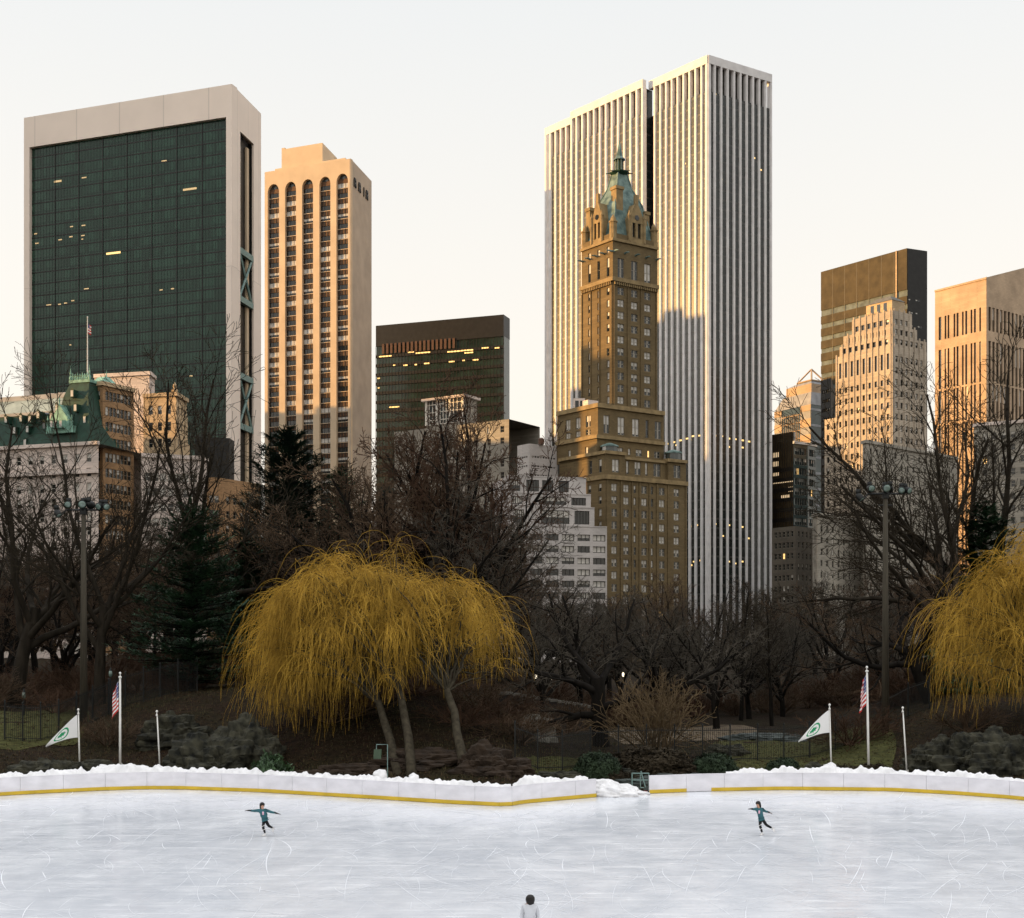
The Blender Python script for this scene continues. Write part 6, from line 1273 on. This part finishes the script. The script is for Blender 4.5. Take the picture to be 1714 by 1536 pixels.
def skater(label, D, P, face, hairdrop):
    """P: joint -> (px, py, depth offset)."""
    V = {k: Vector((PX(v[0], D), D+v[2], PZ(v[1], D))) for k, v in P.items()}
    foot = V['footS']; t = thing('person', label, 'person', (foot.x, foot.y, 0)); k = D/U
    hd = V['head']; f = Vector(face).normalized(); J = {}; E = []
    def j(n, p, r): J[n] = (*p, r)
    rt = f.cross(Vector((0, 0, 1))).normalized()
    j('pelvis', V['pelvis'], .115); j('waist', V['pelvis'].lerp(V['neck'], .4), .105); j('chest', V['pelvis'].lerp(V['neck'], .78), .125); j('neck', V['neck'], .052); j('jaw', hd+f*.03-Vector((0, 0, .05)), .068); j('skull', hd+Vector((0, 0, .035))-f*.012, .092); j('crown', hd+Vector((0, 0, .10))-f*.02, .06)
    E += chain('pelvis', 'waist', 'chest', 'neck', 'jaw', 'skull', 'crown')
    for s in 'LR':
        j('sh'+s, V['sh'+s], .052); el = V['sh'+s].lerp(V['hand'+s], .5)+Vector((0, 0, -.02)); j('el'+s, el, .038); w = V['sh'+s].lerp(V['hand'+s], .86); j('wr'+s, w, .026); E += [('chest', 'sh'+s)]+chain('sh'+s, 'el'+s, 'wr'+s)
        hand(J, E, 'wr'+s, w, V['hand'+s]-V['sh'+s], 1.0, s)
    for s in 'SF':
        hip = V['pelvis']+Vector(((V['knee'+s].x-V['pelvis'].x)*.3, 0, -.06)); j('hip'+s, hip, .082); j('knee'+s, V['knee'+s], .054); j('ank'+s, V['ank'+s], .036); E += [('pelvis', 'hip'+s)]+chain('hip'+s, 'knee'+s, 'ank'+s)
    for n in J:
        if n in ('pelvis', 'waist', 'chest') or n[:2] in ('sh', 'el') or n[:3] in ('hip', 'kne', 'ank'): J[n] = (*J[n][:3], J[n][3]*.6)
    skin_obj('body', J, E, 'pelvis', 'skin', t)
    nose = MB(); c = hd+f*.098+Vector((0, 0, .0)); nose.tube([c+Vector((0, 0, .03))-f*.012, c+f*.012-Vector((0, 0, .012)), c-Vector((0, 0, .02))-f*.01], [.008, .016, .012], 6); nose.build('nose', 'skin', t, True)
    for e in (-1, 1):
        m = MB(); c = hd+f*.083+rt*.034*e+Vector((0, 0, .035)); m.lathe([(.001, -.006), (.009, 0), (.001, .006)], c, 8); m.build('eye', 'hair', t, True)
    m = MB(); c = hd+f*.094-Vector((0, 0, .042)); m.tube([c-rt*.026-f*.008, c, c+rt*.026-f*.008], [.004, .008, .004], 6); m.build('mouth', 'pinkp', t, True)
    # pullover
    J2 = {n: (*J[n][:3], r) for n, r in (('pelvis', .142), ('waist', .132), ('chest', .148), ('neck', .066))}; lowp = V['pelvis'].lerp(V['neck'], .10); J2['hem'] = (*(V['pelvis']+Vector((0, 0, .015))), .148); J2['pelvis'] = (*lowp, .142); E2 = chain('hem', 'pelvis', 'waist', 'chest', 'neck')
    for s in 'LR':
        for n, r in (('sh', .086), ('el', .058), ('wr', .040)): J2[n+s] = (*J[n+s][:3], r)
        J2['wr'+s] = (*V['sh'+s].lerp(V['hand'+s], .80), .042); E2 += [('chest', 'sh'+s)]+chain('sh'+s, 'el'+s, 'wr'+s)
    skin_obj('pullover', J2, E2, 'pelvis', 'teal', t)
    for s in 'LR':
        J3 = {'a': (*V['sh'+s].lerp(V['hand'+s], .60), .055), 'w': (*V['sh'+s].lerp(V['hand'+s], .84), .038)}; E3 = [('a', 'w')]; hand(J3, E3, 'w', V['sh'+s].lerp(V['hand'+s], .86), V['hand'+s]-V['sh'+s], 1.18, 'g'); skin_obj('glove', J3, E3, 'a', 'blk', t)
        skin_obj('sleeve', {'a': (*V['neck'].lerp(V['sh'+s], .55)+Vector((0, 0, -.055)), .066) if False else (*(V['neck'].lerp(V['sh'+s], .6)+Vector((0, 0, -.05))), .068), 'b': (*(V['sh'+s]+Vector((0, 0, -.012))), .074), 'c': (*J['el'+s][:3], .058), 'd': (*V['sh'+s].lerp(V['hand'+s], .80), .043)}, chain('a', 'b', 'c', 'd'), 'a', 'teal', t)
    J4 = {'p': (*(V['pelvis']+Vector((0, 0, -.06))), .105)}; E4 = []
    for s in 'SF':
        h = J['hip'+s]; J4['h'+s] = (*h[:3], .088); J4['m'+s] = (*Vector(h[:3]).lerp(V['knee'+s], .5), .084); J4['k'+s] = (*V['knee'+s], .066); J4['c'+s] = (*V['knee'+s].lerp(V['ank'+s], .35), .066); J4['a'+s] = (*V['ank'+s], .046); E4 += [('p', 'h'+s)]+chain('h'+s, 'm'+s, 'k'+s, 'c'+s, 'a'+s)
    skin_obj('leggings', J4, E4, 'p', 'blk', t)
    for s in 'SF':
        a, ft = V['ank'+s], V['foot'+s]; d = V['toe'+s]-ft; d = d.normalized(); dn = (ft-a).normalized()
        J5 = {'a': (*a, .056), 'h': (*(ft-d*.05-dn*.05), .052), 'b': (*(ft+d*.08-dn*.035), .044), 't': (*(ft+d*.15-dn*.03), .034)}; b = skin_obj('skate', J5, chain('a', 'h', 'b', 't'), 'h', 'white_boot', t)
        m = MB(); m.obox(ft-d*.12+dn*.02, d*.32, (0, .012, 0), dn*.03); m.obox(ft-d*.09-dn*.03, d*.03, (0, .01, 0), dn*.05); m.obox(ft+d*.10-dn*.03, d*.03, (0, .01, 0), dn*.05); m.build('blade', 'blade', b)
    m = MB()
    for fr_, tilt in ((.9, .04), (1.45, .05)):
        s = 'S'; a, b = (Vector(J['hipS'][:3]), V['kneeS']) if fr_ < 1 else (V['kneeS'], V['ankS']); g = fr_ if fr_ < 1 else fr_-1; c = a.lerp(b, g); ax = (b-a).normalized(); q = Vector((.10, 0, .06)); m.tube([c-q+Vector((0, -.075, 0)), c+Vector((0, -.085, 0)), c+q+Vector((0, -.075, 0))], [.012]*3, 6)
    m.build('leg_band', 'white_boot', t)
    ch = Vector(J['chest'][:3]); m = MB(); fy = Vector((f.x*.5, -1, 0)).normalized(); c = ch+fy*.158-Vector((0, 0, .07)); u = Vector((-fy.y, fy.x, 0)); m.lathe([(.001, -.09), (.05, -.05), (.035, .0), (.05, .05), (.001, .09)], c-fy*.012, 10); m.build('chest_print', 'pinkp', t, True)
    # hair: a cap round the skull falling behind
    m = bmesh.new(); bmesh.ops.create_icosphere(m, subdivisions=4, radius=1); c = hd+Vector((0, 0, .052))-f*.042-wloc(t); hdv = Vector(hairdrop)
    for v in m.verts:
        n = v.co.copy(); low = max(0., -n.z); bk = max(0., -n.dot(f)); v.co = c+Vector((n.x*.118, n.y*.118, n.z*.118))*(1+.06*mn.noise(n*5))
        if low > 0: v.co += (hdv*1.2+Vector((0, 0, -.17)))*low*min(1, bk*1.6+.25)-f*.03*low
    me = bpy.data.meshes.new('hair'); m.to_mesh(me); me.materials.append(MT['hair']); me.polygons.foreach_set('use_smooth', [True]*len(me.polygons)); link('hair', me, t)
def people():
    skater('skater in teal pullover gliding with both arms spread level, left skater', 60.5, dict(head=(439, 1348.8, 0), neck=(439.6, 1354.2, .01), chest=(440, 1358, 0), shL=(434.4, 1356.2, 0), shR=(444.4, 1355.6, 0), handL=(414.6, 1356.2, -.05), handR=(465.5, 1362.2, .1), pelvis=(443, 1370.5, 0), kneeS=(440.6, 1383, -.08), ankS=(443.8, 1394.5, 0), footS=(443.6, 1399.0, 0), toeS=(438, 1399.2, -.12), kneeF=(449.3, 1382.3, .05), ankF=(454.2, 1386.6, .28), footF=(455.6, 1389.5, .34), toeF=(455.0, 1393.5, .3)), (.35, -1, -.08), (-.03, .0, 0))
    skater('skater in teal pullover pushing off with the rear leg lifted, right skater', 60.9, dict(head=(1268.6, 1346.6, 0), neck=(1270.4, 1352.0, .01), chest=(1271, 1357, 0), shL=(1266.4, 1353.6, 0), shR=(1275, 1354.6, .06), handL=(1254.8, 1352.6, -.25), handR=(1290, 1361, .22), pelvis=(1274, 1369.4, 0), kneeS=(1271.2, 1380.6, -.12), ankS=(1275.6, 1393, 0), footS=(1276, 1397.6, 0), toeS=(1270.5, 1397.9, -.1), kneeF=(1283, 1380.8, .05), ankF=(1292.8, 1386.4, .15), footF=(1296.4, 1388, .18), toeF=(1297.2, 1393, .15)), (-.55, -.85, -.06), (.06, .02, 0))
    # onlooker at the near edge: only the dark top of a head reaches into the picture
    D = 37.2; t = thing('person', 'dark head of a person cut off by the bottom edge of the picture', 'person', (PX(887, D), D, 0)); x = PX(887, D); Zt = PZ(1497, D)
    J = {'p': (x, D, .92, .15), 'w': (x, D, 1.08, .14), 'c': (x, D, Zt-.36, .17), 'n': (x, D, Zt-.24, .06), 'j': (x-.03, D-.02, Zt-.16, .075), 's': (x, D, Zt-.1, .10)}; E = chain('p', 'w', 'c', 'n', 'j', 's')
    for s, e in (('l', -1), ('r', 1)):
        J['sh'+s] = (x+.17*e, D, Zt-.33, .07); J['el'+s] = (x+.23*e, D+.02, Zt-.62, .05); J['wr'+s] = (x+.2*e, D-.12, Zt-.84, .035); E += [('c', 'sh'+s)]+chain('sh'+s, 'el'+s, 'wr'+s); hand(J, E, 'wr'+s, Vector(J['wr'+s][:3]), Vector((0, -.2, -1)), 1., s)
        J['h'+s] = (x+.09*e, D, .84, .09); J['k'+s] = (x+.1*e, D-.03, .48, .06); J['a'+s] = (x+.1*e, D, .1, .045); J['t'+s] = (x+.11*e, D-.16, .05, .04); E += [('p', 'h'+s)]+chain('h'+s, 'k'+s, 'a'+s, 't'+s)
    skin_obj('body', J, E, 'p', 'skin', t)
    K = {n: (*J[n][:3], (J[n][3] if isinstance(J[n][3], float) else .1)*1.22) for n in J if n in ('p', 'w', 'c', 'n') or n[:2] in ('sh', 'el', 'wr')}; skin_obj('coat', K, [e for e in E if e[0] in K and e[1] in K], 'p', 'pale_coat', t)
    K = {n: (*J[n][:3], J[n][3]*1.2) for n in J if n in ('p',) or (len(n) == 2 and n[0] in 'hka' and n[1] in 'lr')}; skin_obj('trousers', K, [e for e in E if e[0] in K and e[1] in K], 'p', 'blk', t)
    m = bmesh.new(); bmesh.ops.create_icosphere(m, subdivisions=4, radius=1); c = Vector((x+.01, D, Zt-.125))-wloc(t)
    for v in m.verts: n = v.co.copy(); v.co = c+Vector((n.x*.13, n.y*.13, n.z*(.125 if n.z > 0 else .20)))*(1+.05*mn.noise(n*5))
    me = bpy.data.meshes.new('hair'); m.to_mesh(me); me.materials.append(MT['hair']); me.polygons.foreach_set('use_smooth', [True]*len(me.polygons)); link('hair', me, t)

# ------------------------------------------------------------------ unseen blocks added beyond the left frame edge to shade park and towers
def shade_blocks():
    for i, (y0, y1, h, x0) in enumerate(((-150, 64, 62, -200), (60, 184, 72, -215), (180, 290, 70, -235), (286, 347, 78, -250), (346, 366, 124, -245), (368, 403, 198, -255), (404.5, 446, 110, -250), (447.5, 470, 122, -252), (471.5, 500, 176, -258), (501, 528, 152, -262), (529, 562, 131, -268), (564, 640, 118, -300), (642, 760, 112, -340))):
        t = thing('added_shade_block', f'unseen stone block added left of the frame to cast shade, {"first second third fourth fifth sixth seventh eighth ninth tenth eleventh twelfth thirteenth".split()[i]} from the near end', 'apartment house', (x0-16, (y0+y1)/2, 0), 'unseen blocks added to cast shade')
        w = MB(); wins = []; A, B = Vector((x0, y1)), Vector((x0, y0)); L = y1-y0
        q = [Vector((x0-32, y0)), Vector((x0, y0)), Vector((x0, y1)), Vector((x0-32, y1))]; w.prism(q, -.5, h, 0); w.prism([Vector((x0-22, y0+L*.3)), Vector((x0-10, y0+L*.3)), Vector((x0-10, y0+L*.6)), Vector((x0-22, y0+L*.6))], h, h+5, 0); w.build('wall', 'grey_stone', t)
        g = MB(); n = int(L/6); 
        for k in range(int(h/5)):
            for j in range(n): g.obox((x0+.02, y0+L*(j+.5)/n-1, 3+k*5), (.03, 0, 0), (0, 2, 0), (0, 0, 2.4))
        tag(g.build('window', 'g_dark', t), kind='stuff')

# ------------------------------------------------------------------ light, sky, camera
def light_and_camera():
    az, el = R(85), R(7.)                                   # sun to the left and a touch behind the eye
    s = Vector((-math.cos(el)*math.sin(az), -math.cos(el)*math.cos(az), math.sin(el)))
    ld = bpy.data.lights.new('sun', 'SUN'); ld.energy = SUN_E; ld.angle = R(.5); ld.color = (1., .56, .18)
    lo = link('sun', ld); lo.rotation_euler = (-s).to_track_quat('-Z', 'Y').to_euler()
    w = bpy.data.worlds.new('World'); sc.world = w; w.use_nodes = True; nt = w.node_tree; bg = nt.nodes['Background']
    sky = nt.nodes.new('ShaderNodeTexSky'); sky.sky_type = 'NISHITA'; sky.sun_disc = False; sky.sun_elevation = el; sky.sun_rotation = math.atan2(s.x, s.y); sky.air_density = 1.; sky.dust_density = 4.; sky.ozone_density = 1.; sky.altitude = 20
    hs = nt.nodes.new('ShaderNodeHueSaturation'); hs.inputs['Saturation'].default_value = SKY_SAT; nt.links.new(sky.outputs[0], hs.inputs['Color'])
    mx = nt.nodes.new('ShaderNodeMix'); mx.data_type = 'RGBA'; mx.inputs[0].default_value = SKY_MIX; nt.links.new(hs.outputs[0], mx.inputs[6])
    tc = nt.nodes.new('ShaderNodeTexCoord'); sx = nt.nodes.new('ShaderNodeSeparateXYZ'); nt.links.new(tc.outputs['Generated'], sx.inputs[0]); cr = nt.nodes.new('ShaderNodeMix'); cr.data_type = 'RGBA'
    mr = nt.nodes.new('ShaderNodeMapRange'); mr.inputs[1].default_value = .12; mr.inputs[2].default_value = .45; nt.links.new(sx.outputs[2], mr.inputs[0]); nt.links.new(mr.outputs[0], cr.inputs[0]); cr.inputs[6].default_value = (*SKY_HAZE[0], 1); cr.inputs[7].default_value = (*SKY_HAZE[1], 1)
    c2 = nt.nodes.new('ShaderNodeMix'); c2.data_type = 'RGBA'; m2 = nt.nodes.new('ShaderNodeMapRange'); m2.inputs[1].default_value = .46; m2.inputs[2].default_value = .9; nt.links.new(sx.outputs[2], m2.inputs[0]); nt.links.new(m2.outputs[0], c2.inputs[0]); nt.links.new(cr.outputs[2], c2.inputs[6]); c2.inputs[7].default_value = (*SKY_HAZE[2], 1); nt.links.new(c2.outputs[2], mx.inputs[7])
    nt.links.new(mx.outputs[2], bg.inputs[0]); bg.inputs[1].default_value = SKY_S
    cd = bpy.data.cameras.new('camera'); co = link('camera', cd); co.location = (0, 0, CZ); co.rotation_euler = (R(90), 0, 0)
    cd.sensor_width = 36; cd.lens = 36*U/1714; cd.shift_y = (HZ-768)/1714; cd.clip_end = 6000; cd.clip_start = .5; sc.camera = co
    sc.view_settings.view_transform = 'Standard'; sc.view_settings.look = 'None'; sc.view_settings.gamma = 1; sc.view_settings.exposure = EXPO
    sc.render.engine = 'CYCLES'; sc.cycles.max_bounces = 5; sc.cycles.diffuse_bounces = 2; sc.cycles.glossy_bounces = 3; sc.cycles.transparent_max_bounces = 4; sc.cycles.caustics_reflective = False; sc.cycles.caustics_refractive = False
    sc.cycles.use_adaptive_sampling = True; sc.cycles.adaptive_threshold = .02
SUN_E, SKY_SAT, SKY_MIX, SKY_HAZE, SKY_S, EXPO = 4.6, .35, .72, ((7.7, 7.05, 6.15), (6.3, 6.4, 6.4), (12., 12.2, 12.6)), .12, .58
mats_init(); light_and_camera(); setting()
patch('lawn', 1180, 1500, 3, 24, 'lawn', .03, 1.)
patch('lawn', -60, 150, 13, 30, 'lawn', .03, 1.)
patch('lawn', 868, 1010, 3, 16, 'lawn', .03, 1.)
patch('path', 1020, 1270, 25, 41, 'path', .035, 1.)
dead_grass(); skate_marks(); boards(); glass_slab_tower(); arched_tower(); dark_glass_block(); bay_window_house(); mansard_hotel(); plaza_neighbours()
marble_tower(); gothic_tower(); stepped_apartments(); crown_tower(); right_cluster(); shade_blocks()
trees(); rocks(); fences()
lamp_pole(140, 98, 860, 'tall wooden floodlight pole in front of the bare elm, left pole', 0)
lamp_pole(1482, 98, 833, 'tall wooden floodlight pole in front of the grey store, right pole', 1)
flags(); small_things(); people()
